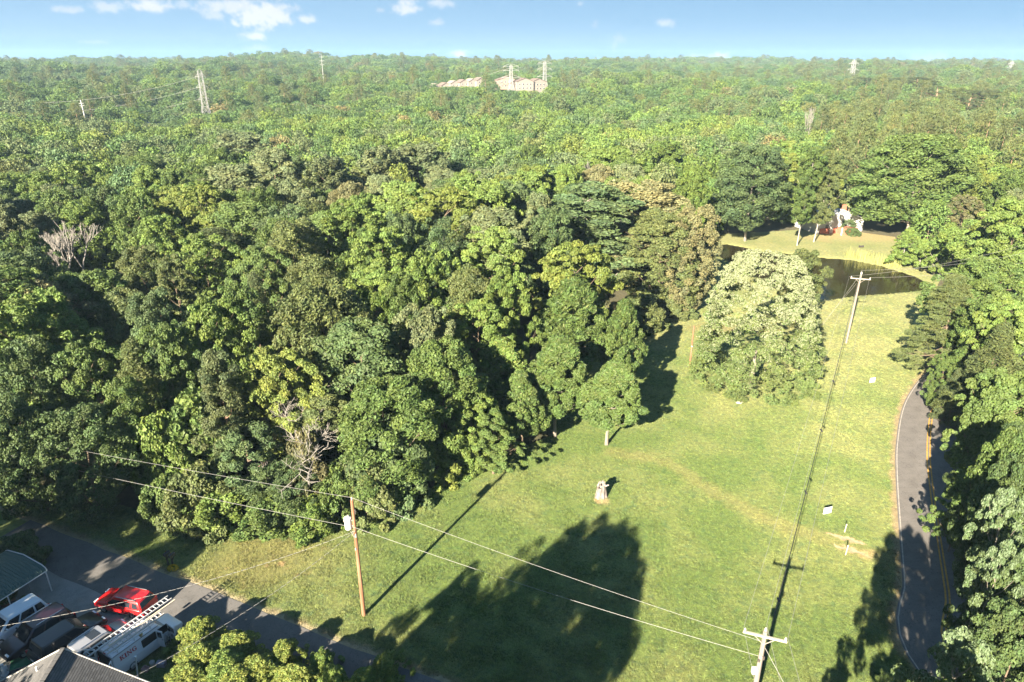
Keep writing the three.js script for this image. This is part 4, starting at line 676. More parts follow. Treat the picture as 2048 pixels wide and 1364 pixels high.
lattice(px2x(1022, 560, 25), 560, heightAt(560, 131), 6.2, [[.62, 7.4], [.84, 6.2], [.97, 6]], .25, 'left of the two lattice towers in front of the far tan houses', .16);
lattice(px2x(1089, 600, 25), 600, heightAt(600, 124), 6.4, [[.55, 6.4], [.78, 6.2], [.96, 6.0]], .3, 'right of the two lattice towers beside the far tan houses', .16);
lattice(px2x(1707, 900, 35), 900, heightAt(900, 121), 11, [[.7, 8], [.9, 7]], .3, 'faint lattice tower on the skyline above the right part of the wood', .28);
lattice(px2x(2024, 1100, 38), 1100, heightAt(1100, 123), 11, [[.7, 8], [.9, 7]], .3, 'faint lattice tower on the skyline at the right edge', .28);
{ const f = 640, x = px2x(646, f, 30), y0 = hill(x, f), h = heightAt(f, 108) - y0, t = thing('mast', 'thin grey transmission mast on the skyline left of centre', 'mast', [x, y0, f]); part('shaft', cyl(.5, .16, h, 0, 0, 0, 8), M.galv, t); part('crossarm', [.78, .86, .94].map((s) => box(4.2, .2, .2, 0, h * s, 0)), M.galv, t); }
{ const f = 390, x = px2x(168, f, 15), y0 = hill(x, f), h = heightAt(f, 200) - y0, t = thing('steel_pole', 'pale steel transmission pole among the trees at the far left', 'steel pole', [x, y0, f]); t.rotation.z = .03; part('shaft', cyl(.5, .24, h, 0, 0, 0, 10), M.steel, t); part('crossarm', [.86, .92].map((s) => box(2.6, .16, .16, 0, h * s, 0)), M.steel, t); }
{ // transmission wires from the left tower
  const f = 430, x = px2x(410, f, 15); [[.91, 178], [.74, 196], [.55, 214]].forEach(([s, py], i) => { const y = heightAt(430, 142) * s; wire(V(x - 2.2, y, -f), vAt(-30, [205, 226, 238][i], 400), 5, .045, M.cable, `${['top', 'middle', 'bottom'][i]} transmission wire running left from the left lattice tower`, 'transmission_wire'); wire(V(x + 2.2, y, -f), V(px2x(646, 640, 30), heightAt(640, [122, 128, 134][i]), -640), 8, .045, M.cable, `${['top', 'middle', 'bottom'][i]} transmission wire running right from the left lattice tower`, 'transmission_wire'); });
  const a = px2x(1022, 560, 25); [.84, .62].forEach((s, i) => wire(V(a - 6, heightAt(560, 131) * s + 3, -560), V(px2x(820, 700, 30), heightAt(700, 172 + i * 6), -700), 4, .09, M.cable, `${['upper', 'lower'][i]} transmission wire running left from the tower before the tan houses`, 'transmission_wire'));
}

// ------------------------------------------------------------------ buildings
function gable(name, label, [x, y, f], turn, w, d, wallH, rise, wallM, roofM, o = {}) {
  const t = thing(name, label, o.cat ?? 'house', [x, y, f], turn, o.group);
  const sh = new THREE.Shape([[-w / 2, 0], [w / 2, 0], [w / 2, wallH], [0, wallH + rise], [-w / 2, wallH]].map(([a, b]) => new THREE.Vector2(a, b)));
  part('wall', new THREE.ExtrudeGeometry(sh, { depth: d, bevelEnabled: false }).translate(0, -.5, -d / 2), wallM, t);
  const e = .45, sl = Math.atan2(rise, w / 2), L = Math.hypot(w / 2, rise) + e; const roof = part('roof', [-1, 1].map((s) => { const g = new THREE.BoxGeometry(L, .16, d + 2 * e); g.translate(-L / 2 + .02, .1, 0); g.rotateZ(sl); if (s < 0) g.rotateY(Math.PI); return g.translate(0, wallH + rise - .5 + 0, 0); }).map((g, i) => g), roofM, t);
  if (o.chimney) part('chimney', box(.8, 1.7, .7, w * .18, wallH + rise - .5, d * .2), o.chimney, roof);
  const win = (px, py, pz, ry, ww, hh) => { const f0 = part('window', box(ww, hh, .1).rotateY(ry).translate(px, py, pz), M.white, t); part('pane', box(ww - .2, hh - .2, .06).translate(0, 0, .05).rotateY(ry).translate(px, py, pz), M.glassDark, f0); };
  for (const [px, py, ww, hh] of o.front ?? []) win(px, py, d / 2 + .02, 0, ww, hh);
  for (const [pz, py, ww, hh] of o.side ?? []) win(w / 2 + .02, py, pz, Math.PI / 2, ww, hh);
  for (const [pz, py, ww, hh] of o.sideL ?? []) win(-w / 2 - .02, py, pz, -Math.PI / 2, ww, hh);
  return t;
}
M.glassDark = std(.02, .024, .03, .08); M.siding = std(.40, .395, .39, .85); M.brick = new THREE.MeshStandardMaterial({ map: tex(128, 128, (u, v) => { const q = .8 + .3 * tn(u, v, 20, 2); return [.48 * q, .15 * q, .09 * q]; }, true), roughness: .9 }); M.tanWall = std(.20, .155, .125, .9); M.paleWall = std(.21, .18, .155, .9); M.tanRoof = std(.15, .11, .09, .95); M.greyRoof = std(.30, .27, .25, .9); M.whiteRoof = std(.34, .34, .345, .8);
// white house with brick footing behind the pond
{ const h = gable('white_house', 'white house with an orange brick lower wall hidden behind the trees by the pond', [80, 0, 171], .25, 13, 9, 3.4, 2.6, M.siding, M.whiteRoof, { chimney: M.brick, front: [[-4, 1.7, 1.2, 1.3], [1.2, 1.7, 1.2, 1.3], [4, 1.7, 1.2, 1.3]] });
  part('brick_wall', [box(9.5, 1.35, .25, -1.2, .67, 4.66), box(4.2, 1.5, 2.6, 1.0, .75, 5.7)], M.brick, h, 'orange brick lower wall'); part('post', box(.18, 1.9, .18, -1.6, .9, 7.1), M.white, h); part('door', box(.95, 1.9, .08, -2.8, 1.0, 4.84), std(.42, .42, .43, .6), h); }
gable('white_house', 'small white gable showing among the trees at the right edge', [px2x(1992, 300, 6), hill(228, 300) + 3, 300], .2, 7, 9, 7, 3, M.siding, M.greyRoof, { front: [[0, 5.5, 1.1, 1.3]] });
{ // far tan town houses
  const spots = [[1012, 566, 13, 30, 164, .5, 'tan'], [1052, 576, 13, 13, 160, .3, 'pale'], [1076, 580, 12, 12, 161, .35, 'pale']];
  const txt = ['tan hipped town house, leftmost of the three big far houses', 'pale town house in the middle of the three big far houses', 'pale town house, rightmost of the three big far houses beside the lattice tower'];
  [[1012, 572, 16, 10, 6.5, 153, M.tanWall], [1046, 566, 14, 9, 7, 156, M.paleWall], [1072, 572, 14, 9, 7, 157, M.paleWall]].forEach(([px, f, w, d, wh, tp, m], i) => { const top = heightAt(f, tp), y0 = top - wh - 2.4; gable('town_house', txt[i], [px2x(px, f, 22), y0, f], .25 + i * .12, w, d, wh + .5, 2.4, m, M.tanRoof, { group: 'far tan town houses', front: [-4.5, -1.5, 1.5, 4.5].flatMap((q) => [[q, 2.2, 1.2, 1.5], [q, 5, 1.2, 1.5]]), sideL: [-2.4, 2.4].flatMap((q) => [[q, 2.2, 1.2, 1.5], [q, 5, 1.2, 1.5]]) }); });
  const nth = ['leftmost', 'second from the left', 'third from the left', 'fourth from the left', 'fifth from the left', 'rightmost'];
  [[868, 172], [888, 170], [906, 166], [924, 164], [942, 162], [958, 160]].forEach(([px, tp], i) => { const f = 596, top = heightAt(f, tp - 5), wh = 6; gable('town_house', `pale far house in the row left of the lattice towers, ${nth[i]}`, [px2x(px, f, 22), top - wh - 2.2, f], .5, 8.2, 9, wh + .5, 2.2, M.paleWall, i % 2 ? M.tanRoof : M.paleWall, { group: 'row of far tan roofed houses', front: [[-2, 2, 1.1, 1.4], [2, 2, 1.1, 1.4], [-2, 4.8, 1.1, 1.4], [2, 4.8, 1.1, 1.4]] }); });
  const f = 424; gable('shed', 'long pale roofed building in the clearing below the left lattice tower', [px2x(330, f, 9), hill(-205, f), f], 1.5, 9, 26, 5, 1.6, M.paleWall, M.whiteRoof, { cat: 'building', side: [-8, -3, 3, 8].map((q) => [q, 3, 1.4, 1.2]) });
  gable('shed', 'white gable end in the dark hollow left of the long pale roof', [px2x(280, 415, 9), hill(-225, 415), 415], .4, 8, 10, 6, 3, M.siding, M.greyRoof, { cat: 'building', front: [[-1.8, 3, 1.1, 1.4], [1.8, 3, 1.1, 1.4]] });
}
{ // grey shingled roof at the bottom edge
  const A = V(-27.9, 5.25, -31.7), dirN = V(.12, 0, 1).normalize(), dirR = V(1, 0, 0), len = 15, half = 5.0, fall = 3.0;
  const t = thing('shingled_house', 'house with a dark grey shingled gable roof at the bottom edge', 'house');
  const shingle = new THREE.MeshStandardMaterial({ map: tex(512, 512, (u, v, i, j) => { const row = Math.floor(v * 32), cx = Math.floor(u * 16 + (row % 2) * .5 + .2 * Math.sin(row * 7)), k = .5 + .5 * n2(cx * 3.7 + (cx % 16), row * 5.1), e = (v * 32) % 1 < .16 ? .55 : 1, q = (.07 + .05 * k) * e * (1 + .25 * tn(u, v, 70, 2)); return [q, q * .97, q * .95]; }, true), roughness: .95, bumpMap: tex(512, 512, (u, v) => { const h = (v * 32) % 1; return [h, h, h]; }), bumpScale: .02 });
  const slope = (s) => { const a = A.clone().addScaledVector(dirN, -.35), e = dirR.clone().multiplyScalar(s * half).add(V(0, -fall, 0)), b = dirN.clone().multiplyScalar(len), P4 = [a, a.clone().add(e), a.clone().add(e).add(b), a.clone().add(b)], n = e.clone().cross(b).normalize(); if (n.y < 0) n.negate(); const Q4 = P4.map((p) => p.clone().addScaledVector(n, -.14)), pos = [], uv = [], idx = []; [...P4, ...Q4].forEach((p, i) => { pos.push(p.x, p.y, p.z); const k = i % 4; uv.push((k === 2 || k === 3 ? len : 0) / 4.8, (k === 1 || k === 2 ? 0 : 6) / 4.8); }); idx.push(0, 1, 2, 0, 2, 3, 4, 6, 5, 4, 7, 6); for (let i = 0; i < 4; i++) { const j = (i + 1) % 4; idx.push(i, i + 4, j, j, i + 4, j + 4); } const g = new THREE.BufferGeometry(); g.setAttribute('position', new THREE.Float32BufferAttribute(pos, 3)); g.setAttribute('uv', new THREE.Float32BufferAttribute(uv, 2)); g.setIndex(idx); const h = g.toNonIndexed(); h.computeVertexNormals(); return [h, P4]; };
  const [g1, l1] = slope(-1), [g2, l2] = slope(1); const roof = part('roof', [g1, g2], shingle, t);
  part('ridge_cap', beam(A.clone().add(V(0, .03, 0)).addScaledVector(dirN, -.4), A.clone().addScaledVector(dirN, len).add(V(0, .03, 0)), .26, .05), shingle, roof);
  for (const l of [l1, l2]) part('drip_edge', beam(l[0].clone().addScaledVector(dirN, -.03).add(V(0, -.05, 0)), l[1].clone().addScaledVector(dirN, -.03).add(V(0, -.05, 0)), .05, .2), std(.36, .35, .33, .6), roof);
  part('vent_pipe', cyl(.06, .06, .35, A.x - 1.2, A.y - .82, A.z + .6, 10), M.white, roof);
  const c = A.clone().addScaledVector(dirN, len / 2), wallG = new THREE.ExtrudeGeometry(new THREE.Shape([[-4.1, -.2], [4.1, -.2], [4.1, 1.9], [0, 4.3], [-4.1, 1.9]].map(([a, b]) => new THREE.Vector2(a, b))), { depth: len - .7, bevelEnabled: false }); wallG.translate(0, 0, 0); wallG.applyMatrix4(new THREE.Matrix4().makeBasis(dirR, V(0, 1, 0), dirR.clone().cross(V(0, 1, 0)))); const s2 = dirR.clone().cross(V(0, 1, 0)).dot(dirN) > 0 ? 1 : -1; wallG.translate(A.x + (s2 > 0 ? 0 : dirN.x * (len - .7)), 0, A.z + (s2 > 0 ? 0 : dirN.z * (len - .7)));
  part('wall', wallG, M.siding, t);
}
{ // green carport
  const [x, f] = G(8, 1185, 1.3), ang = Math.atan2(laneDir[1], laneDir[0]); const t = thing('carport', 'dark green metal carport with a white edge at the left frame edge', 'carport', [x - 1.2, 0, f], ang);
  const pts = [[-2.6, 1.95], [-2.45, 2.2], [-2.1, 2.34], [0, 2.62], [2.1, 2.34], [2.45, 2.2], [2.6, 1.95]], ribs = new THREE.MeshStandardMaterial({ color: new THREE.Color().setRGB(.045, .085, .075), roughness: .45, metalness: .2, bumpMap: tex(256, 16, (u) => { const h = (u * 24) % 1 < .25 ? 1 : 0; return [h, h, h]; }), bumpScale: .03 });
  const pos = [], uv = [], idx = [], D = 6; pts.forEach(([a, b], i) => { pos.push(a, b, -D / 2, a, b, D / 2); uv.push(0, i / 6, 1, i / 6); if (i) { const k = 2 * i - 2; idx.push(k, k + 1, k + 3, k, k + 3, k + 2); } }); const g = new THREE.BufferGeometry(); g.setAttribute('position', new THREE.Float32BufferAttribute(pos, 3)); g.setAttribute('uv', new THREE.Float32BufferAttribute(uv, 2)); g.setIndex(idx); g.computeVertexNormals(); part('roof', g, ribs, t);
  for (const z of [-3.02, 3.02]) part('roof_edge', pts.slice(1).map((p, i) => beam(V(pts[i][0], pts[i][1], z), V(p[0], p[1], z), .07, .07)), M.white, t);
  for (const a of [-2.6, 2.6]) { part('roof_edge', beam(V(a, 1.95, -3), V(a, 1.95, 3), .06, .06), M.white, t); for (const z of [-2.9, 0, 2.9]) part('post', box(.07, 1.95, .07, a, .97, z), M.white, t); }
}

// ------------------------------------------------------------------ vehicles
function loft(rings, caps = true) { const n = rings[0].length, pos = [], idx = []; rings.forEach((r) => r.forEach((p) => pos.push(...p))); for (let i = 0; i + 1 < rings.length; i++) for (let k = 0; k < n; k++) { const a = i * n + k, b = i * n + (k + 1) % n, c = a + n, d = b + n; idx.push(a, b, d, a, d, c); } if (caps) for (const [i, flip] of [[0, true], [rings.length - 1, false]]) { const m = pos.length / 3, c = [0, 1, 2].map((q) => rings[i].reduce((s, p) => s + p[q], 0) / n); pos.push(...c); for (let k = 0; k < n; k++) { const a = i * n + k, b = i * n + (k + 1) % n; flip ? idx.push(m, b, a) : idx.push(m, a, b); } } const g = new THREE.BufferGeometry(); g.setAttribute('position', new THREE.Float32BufferAttribute(pos, 3)); g.setIndex(idx); return toCreasedNormals(g, .55); }
const rrect = (w0, w1, h0, h1, r, f) => { const out = [], q = 4; for (const [cx, cy, a0] of [[w1 - r, h1 - r, 0], [w0 + r, h1 - r, 1], [w0 + r, h0 + r, 2], [w1 - r, h0 + r, 3]]) for (let i = 0; i <= q; i++) { const a = (a0 + i / q) * Math.PI / 2; out.push(f(cx + r * Math.cos(a), cy + r * Math.sin(a))); } return out; };
const paint = (r, g, b, metal = .25) => new THREE.MeshPhysicalMaterial({ color: new THREE.Color().setRGB(r, g, b), roughness: .3, metalness: metal, clearcoat: .7, clearcoatRoughness: .05 });
M.tail = std(.35, .02, .02, .25); M.lamp = std(.7, .7, .72, .15); M.rim = std(.45, .45, .46, .35, { metalness: .7 }); M.trim = std(.03, .03, .032, .6); M.chrome = std(.6, .6, .6, .2, { metalness: .9 });
function quadPatch(pts, push) { const n = pts[1].clone().sub(pts[0]).cross(pts[2].clone().sub(pts[0])).normalize().multiplyScalar(push), P0 = pts.map((p) => p.clone().add(n)), P1 = pts.map((p) => p.clone().addScaledVector(n, -1.5)), pos = [...P0, ...P1].flatMap((p) => [p.x, p.y, p.z]), m = pts.length, idx = []; for (let i = 1; i + 1 < m; i++) idx.push(0, i, i + 1, m, m + i + 1, m + i); for (let i = 0; i < m; i++) { const j = (i + 1) % m; idx.push(i, m + i, j, j, m + i, m + j); } const g = new THREE.BufferGeometry(); g.setAttribute('position', new THREE.Float32BufferAttribute(pos, 3)); g.setIndex(idx); const h = g.toNonIndexed(); h.computeVertexNormals(); return h; }
function wheel(t, x, z, r, w, side) { const ty = part('wheel', new THREE.LatheGeometry([[r * .62, -w / 2], [r * .93, -w / 2], [r, -w * .3], [r, w * .3], [r * .93, w / 2], [r * .62, w / 2], [r * .62, -w / 2]].map(([a, b]) => new THREE.Vector2(a, b)), 22).rotateZ(Math.PI / 2).translate(x, r, z), M.rubber, t); part('rim', [new THREE.CylinderGeometry(r * .64, r * .64, w * .5, 18).rotateZ(Math.PI / 2).translate(x + side * w * .12, r, z), new THREE.CylinderGeometry(r * .2, r * .24, .05, 10).rotateZ(Math.PI / 2).translate(x + side * w * .4, r, z), ...[0, 1, 2, 3, 4].map((k) => box(.05, r * .5, .07, 0, r * .34, 0).rotateX(k * 1.2566).translate(x + side * w * .38, r, z))], M.rim, ty); }
// o: L W belt roof, cabin from zr (rear) to zf (front foot of the windscreen), top zr1..zf1
function makeCar(name, label, cat, x, f, dir, o) {
  const t = thing(name, label, cat, [x, .02, f], Math.atan2(dir[0], -dir[1])), W = o.W / 2, L = o.L, B = o.belt;
  const st = o.sections ?? [[-.5, .86, .45, .72], [-.485, .95, .36, .92], [-.45, 1, .28, 1], [-.25, 1, .26, 1.0], [.1, 1, .26, 1.0], [.2, 1, .26, 1.0], [.3, .99, .27, .97], [.42, .96, .3, .88], [.475, .9, .36, .76], [.5, .78, .44, .64]];
  const body = part('body', loft(st.map(([s, w, y0, y1]) => rrect(-W * w, W * w, y0 * B, y1 * B, .13 * Math.min(1, (y1 - y0) * B * 2), (a, b) => [a, b, s * L]))), o.paint, t);
  const wb = W - .03, wt = W - (o.tumble ?? .2), yT = o.roof - .07, ring = (w, z0, z1, y, r) => rrect(-w, w, z0, z1, r, (a, b) => [a, y, b]).reverse();
  part('cabin', loft([ring(wb, o.zr, o.zf, B - .08, .14), ring(wb - .0, o.zr + .01, o.zf - .02, B, .14), ring(wt, o.zr1, o.zf1, yT, .14), ring(wt - .05, o.zr1 + .05, o.zf1 - .06, o.roof - .015, .14), ring(wt - .3, o.zr1 + .3, o.zf1 - .3, o.roof, .14)]), o.paint, t);
  const y0 = B + .04, y1 = yT - .07, k0 = (y0 - B) / (yT - B), k1 = (y1 - B) / (yT - B), wa = lerp(wb, wt, k0), wc = lerp(wb, wt, k1), zr0 = lerp(o.zr, o.zr1, k0), zrT = lerp(o.zr, o.zr1, k1), zf0 = lerp(o.zf, o.zf1, k0), zfT = lerp(o.zf, o.zf1, k1);
  for (const s of [-1, 1]) { const cuts = o.cuts ?? [0, .3, .66, 1]; for (let i = 0; i + 1 < cuts.length; i++) { const a = cuts[i] + (i ? .022 : .07), b = cuts[i + 1] - (i + 2 < cuts.length ? .022 : .07), pts = [V(s * wa, y0, lerp(zr0, zf0, a)), V(s * wa, y0, lerp(zr0, zf0, b)), V(s * wc, y1, lerp(zrT, zfT, b)), V(s * wc, y1, lerp(zrT, zfT, a))]; part('side_window', quadPatch(s > 0 ? pts.reverse() : pts, .012), M.glassDark, t); } }
  part('windscreen', quadPatch([V(wa - .12, y0, zf0), V(-wa + .12, y0, zf0), V(-wc + .1, y1, zfT), V(wc - .1, y1, zfT)].reverse(), .014), M.glassDark, t);
  if (!o.noRear) part('rear_window', quadPatch([V(-wa + .14, y0 + .02, zr0), V(wa - .14, y0 + .02, zr0), V(wc - .12, y1, zrT), V(-wc + .12, y1, zrT)].reverse(), .014), M.glassDark, t);
  for (const s of [-1, 1]) { part('headlight', box(.42, .16, .2, s * W * .62, B * .72, L * .465, .05), M.lamp, t); part('tail_light', box(.17, .34, .14, s * W * .86, B * .86, -L * .478, .04), M.tail, t); part('mirror', box(.2, .14, .12, s * (W + .08), B + .12, o.zf - .42, .04), o.paint, t); for (const z of [L * .29, -L * .29]) wheel(t, s * (W - .1), z, o.wr ?? .34, .22, s); }
  for (const [z, s] of [[L * .5 - .06, 1], [-L * .5 + .06, -1]]) part('bumper', box(o.W * .84, .18, .16, 0, B * .48, z, .05), o.bumper ?? o.paint, t);
  part('number_plate', box(.42, .13, .02, 0, B * .62, -L * .5 - .015), M.white, t);
  if (o.rails) for (const s of [-1, 1]) part('roof_rail', new THREE.CapsuleGeometry(.03, (o.zf1 - o.zr1) * .72, 4, 8).rotateX(Math.PI / 2).translate(s * (wt - .07), o.roof + .05, (o.zr1 + o.zf1) / 2), o.rails, t);
  if (o.sunroof) part('sunroof', box(.85, .02, .7, 0, o.roof + .01, o.zf1 - .75, .008), M.glassDark, t);
  return t;
}
const AX = (() => { const l = Math.hypot(.5, .86); return [.5 / l, .86 / l]; })(), BACK = [-AX[0], -AX[1]];
const SUV = { L: 4.65, W: 1.86, belt: 1.02, roof: 1.7, zr: -2.2, zf: 1.15, zr1: -1.95, zf1: .42, cuts: [0, .27, .62, 1] };
const redDir = (() => { const x = -2.5, y = .65, l = Math.hypot(x, y); return [x / l, y / l]; })();
makeCar('red_car', 'bright red station wagon with silver roof rails parked across the yard', 'car', -29.7, 41.0, redDir, { ...SUV, L: 4.55, W: 1.76, belt: .98, roof: 1.55, paint: paint(.55, .012, .014, .1), rails: M.chrome });
makeCar('white_car', 'white sport utility vehicle, leftmost of the parked row', 'car', -36.9, 38.8, BACK, { ...SUV, paint: paint(.62, .64, .68, 0) });
makeCar('dark_car', 'dark maroon sport utility vehicle with a bright roof rail, second in the parked row', 'car', -34.5, 37.9, BACK, { ...SUV, L: 4.75, paint: paint(.018, .006, .010, 0), rails: M.chrome });
makeCar('black_car', 'black sport utility vehicle with its tail to the house, third in the parked row', 'car', -32.0, 37.5, AX, { ...SUV, L: 4.85, paint: paint(.008, .009, .012, 0), bumper: M.trim });
{ const t = makeCar('silver_car', 'silver compact off-road car with a spare wheel on its tail, beside the van', 'car', -29.3, 37.0, AX, { ...SUV, L: 4.1, W: 1.75, belt: 1.02, roof: 1.72, zr: -1.98, zr1: -1.86, zf: 1.0, zf1: .35, cuts: [0, .34, 1], sunroof: true, paint: paint(.36, .36, .37, .5), rails: M.chrome });
  const sp0 = part('spare_wheel', new THREE.TorusGeometry(.27, .1, 10, 22).translate(.12, .88, -2.12), M.rubber, t); part('wheel_cover', new THREE.CylinderGeometry(.22, .24, .1, 18).rotateX(Math.PI / 2).translate(.12, .88, -2.18), M.rim, sp0); }
{ // work van with open doors
  const L = 5.6, W = 1.0, wp = paint(.72, .72, .74, 0);
  const t = thing('work_van', 'white work van with red lettering, ladders on its roof and its doors standing open', 'van', [-26.3, .02, 36.9], Math.atan2(AX[0], -AX[1])); t.scale.z = .92;
  part('body', loft([[-.5, .97, .38, 1.15], [-.49, 1, .3, 1.18], [-.2, 1, .28, 1.18], [.2, 1, .28, 1.18], [.3, .99, .28, 1.14], [.4, .96, .3, 1.06], [.475, .92, .36, .96], [.5, .84, .42, .84]].map(([s, w, a, b]) => rrect(-W * w, W * w, a, b, .12, (p, q) => [p, q, s * L]))), wp, t);
  const ring = (w, z0, z1, y, r) => rrect(-w, w, z0, z1, r, (a, b) => [a, y, b]).reverse();
  part('cargo_box', loft([ring(W - .01, -2.78, 1.75, 1.08, .12), ring(W - .04, -2.77, 1.6, 1.3, .12), ring(W - .16, -2.72, .98, 1.98, .14), ring(W - .24, -2.64, .88, 2.06, .14), ring(W - .5, -2.3, .5, 2.09, .14)]), wp, t);
  part('windscreen', quadPatch([V(.82, 1.2, 1.67), V(-.82, 1.2, 1.67), V(-.72, 1.9, 1.05), V(.72, 1.9, 1.05)].reverse(), .02), M.glassDark, t);
  part('side_window', quadPatch([V(.955, 1.22, .55), V(.955, 1.22, 1.3), V(.87, 1.82, .9), V(.87, 1.82, .55)].reverse(), .02), M.glassDark, t);
  part('rear_opening', box(1.56, 1.42, .05, 0, 1.2, -2.79, .02), std(.012, .012, .013, .95), t, 'dark open cargo bay at the rear'); part('side_opening', box(.05, 1.3, 1.15, -.955, 1.15, .02, .02), std(.012, .012, .013, .95), t, 'dark open side doorway'); part('door_opening', box(.05, 1.25, .85, -.955, 1.15, 1.12, .02), std(.015, .014, .014, .95), t, 'dark open front doorway');
  const door = (hx, hz, ang, w, h, win, nm, label) => { const d = new THREE.Group(); d.name = nm; d.position.set(-hx, .48, hz); d.rotation.y = Math.PI - ang; t.add(d); if (label) d.userData.label = label; part('door_panel', box(w, h, .06, w / 2, h / 2, 0, .03), wp, d); part('pane', box(w * .66, win, .075, w / 2, h - win / 2 - .12, 0, .02), M.glassDark, d); part('handle', box(.14, .04, .1, w * .86, h * .48, 0, .01), M.trim, d); return d; };
  door(-.93, -2.84, Math.PI + .35 - .9 + Math.PI * 0, .8, 1.5, .55, 'rear_door', 'left rear door swung open'); door(.93, -2.84, .95, .8, 1.5, .55, 'rear_door', 'right rear door swung open');
  door(1.02, .58, -.35 + .05, .55, 1.45, .5, 'side_door', 'side door swung open'); 
  { const d = door(1.0, 1.52, .05, 1.0, 1.35, .42, 'front_door', 'front passenger door standing open'); part('speaker_panel', new THREE.CylinderGeometry(.2, .2, .1, 20).rotateX(Math.PI / 2).translate(.55, .42, 0), std(.2, .2, .21, .6), d); }
  for (const s of [-1, 1]) { part('headlight', box(.3, .2, .14, s * .72, .8, 2.72, .04), M.lamp, t); part('tail_light', box(.12, .5, .1, s * .9, .95, -2.79, .03), M.tail, t); part('mirror', box(.22, .28, .12, s * 1.18, 1.35, 1.5, .04), M.trim, t); for (const z of [1.72, -1.5]) wheel(t, s * (W - .12), z, .37, .24, s); }
  part('bumper', box(1.9, .2, .2, 0, .48, -2.85, .04), M.chrome, t); part('bumper', box(1.8, .22, .18, 0, .5, 2.78, .05), M.trim, t); part('brake_light', box(.24, .05, .05, 0, 2.0, -2.72), M.tail, t);
  part('roof_rack', [-2.2, -.9, .4].flatMap((z) => [box(1.7, .05, .05, 0, 2.24, z), box(.05, .2, .05, -.78, 2.14, z), box(.05, .2, .05, .78, 2.14, z)]).concat([box(.05, .05, 3.2, -.78, 2.28, -.9), box(.05, .05, 3.2, .78, 2.28, -.9)]), M.white, t);
  part('drip_rail', box(.04, .05, 3.6, -.855, 1.99, -.85), M.galv, t);
  const font = await new FontLoader().loadAsync('fonts/droid/droid_serif_bold.typeface.json');
  const lt = new TextGeometry('KING', { font, size: .32, depth: .015, curveSegments: 4 }); lt.computeBoundingBox(); lt.translate(-lt.boundingBox.max.x / 2, 0, 0); lt.scale(1.12, 1, 1); lt.rotateX(-.17); lt.rotateY(-Math.PI / 2); lt.translate(-.945, 1.42, -1.62); part('lettering', lt, std(.42, .03, .04, .6), t, 'dark red serif letters KING on the side');
  // what lies on the roof rack and round the van
  const put = (name, label, cat, geo, m, lx, ly, lz, ry = 0, extra = []) => { const c = V(-lx, ly, lz).applyAxisAngle(V(0, 1, 0), t.rotation.y).add(t.position), o = thing(name, label, cat, [c.x, c.y, -c.z], t.rotation.y + ry); geo.forEach(([n, g, mm]) => part(n, g, mm ?? m, o)); return o; };
  const ladder = (len, w) => [['rail', box(.06, .1, len, -w / 2, 0, 0)], ['rail', box(.06, .1, len, w / 2, 0, 0)], ...[...Array(Math.floor(len / .32))].map((_, i) => ['rung', cyl(.03, .03, w, 0, -w / 2, 0, 8).rotateZ(Math.PI / 2).translate(0, 0, -len / 2 + .2 + i * .32)])];
  put('ladder', 'long aluminium ladder on the left of the van roof, sticking out past the windscreen', 'ladder', ladder(6.2, .46), std(.5, .5, .49, .5, { metalness: .2 }), -.48, 2.38, -.3);
  put('ladder', 'shorter aluminium ladder lying along the right of the van roof', 'ladder', ladder(4.2, .4), std(.5, .47, .43, .5, { metalness: .1 }), .42, 2.36, -.5);
  put('pipe', 'pale wooden batten strapped beside the ladders on the van roof', 'batten', [['batten', box(.09, .07, 5.0, 0, 0, 0)]], std(.62, .50, .36, .7), .04, 2.34, .35);
  const Wd = M.white;
  put('toolbox', 'grey toolbox on the grass beside the van side door', 'toolbox', [['box', box(.6, .3, .36, 0, .15, 0, .03)], ['lid', box(.62, .07, .38, 0, .33, 0, .02)], ['handle', box(.26, .04, .04, 0, .41, 0)]], std(.30, .28, .34, .5), 2.3, 0, -.25, .5);
  put('bucket', 'white bucket on the grass beside the van', 'bucket', [['pail', new THREE.LatheGeometry([[0, 0], [.14, 0], [.18, .36], [.165, .36], [.13, .03], [0, .03]].map(([a, b]) => new THREE.Vector2(a, b)), 16)], ['handle', new THREE.TorusGeometry(.17, .01, 6, 16, Math.PI).translate(0, .34, 0)]], Wd, 1.75, 0, -.55);
  put('plastic_bag', 'crumpled white bag on the grass between the van and the bushes', 'bag', [['bag', (() => { const g = new THREE.IcosahedronGeometry(.26, 2), p = g.attributes.position; for (let i = 0; i < p.count; i++) { const k = 1 + .3 * n3(p.getX(i) * 6, p.getY(i) * 6, p.getZ(i) * 6); p.setXYZ(i, p.getX(i) * k, Math.max(0, p.getY(i) * k * .7 + .14), p.getZ(i) * k); } g.computeVertexNormals(); return g; })()]], Wd, 3.2, 0, -2.1);
  put('step_ladder', 'grey slatted step ladder lying flat on the grass by the bushes', 'step ladder', [['rail', box(.05, .08, 1.5, -.27, .06, 0)], ['rail', box(.05, .08, 1.5, .27, .06, 0)], ...[-.6, -.3, 0, .3, .6].map((z) => ['tread', box(.5, .03, .14, 0, .09, z)])], std(.42, .42, .43, .5, { metalness: .2 }), 3.0, 0, .55, 1.2);
  put('cable_reel', 'wound cable reel lying on the grass behind the van wheel', 'cable reel', [['flange', cyl(.3, .3, .03, 0, .02, 0, 20)], ['coil', new THREE.TorusGeometry(.2, .085, 8, 20).rotateX(Math.PI / 2).translate(0, .14, 0), std(.5, .47, .42, .7)], ['flange', cyl(.28, .28, .03, 0, .24, 0, 20)]], M.trim, 2.05, 0, -2.1);
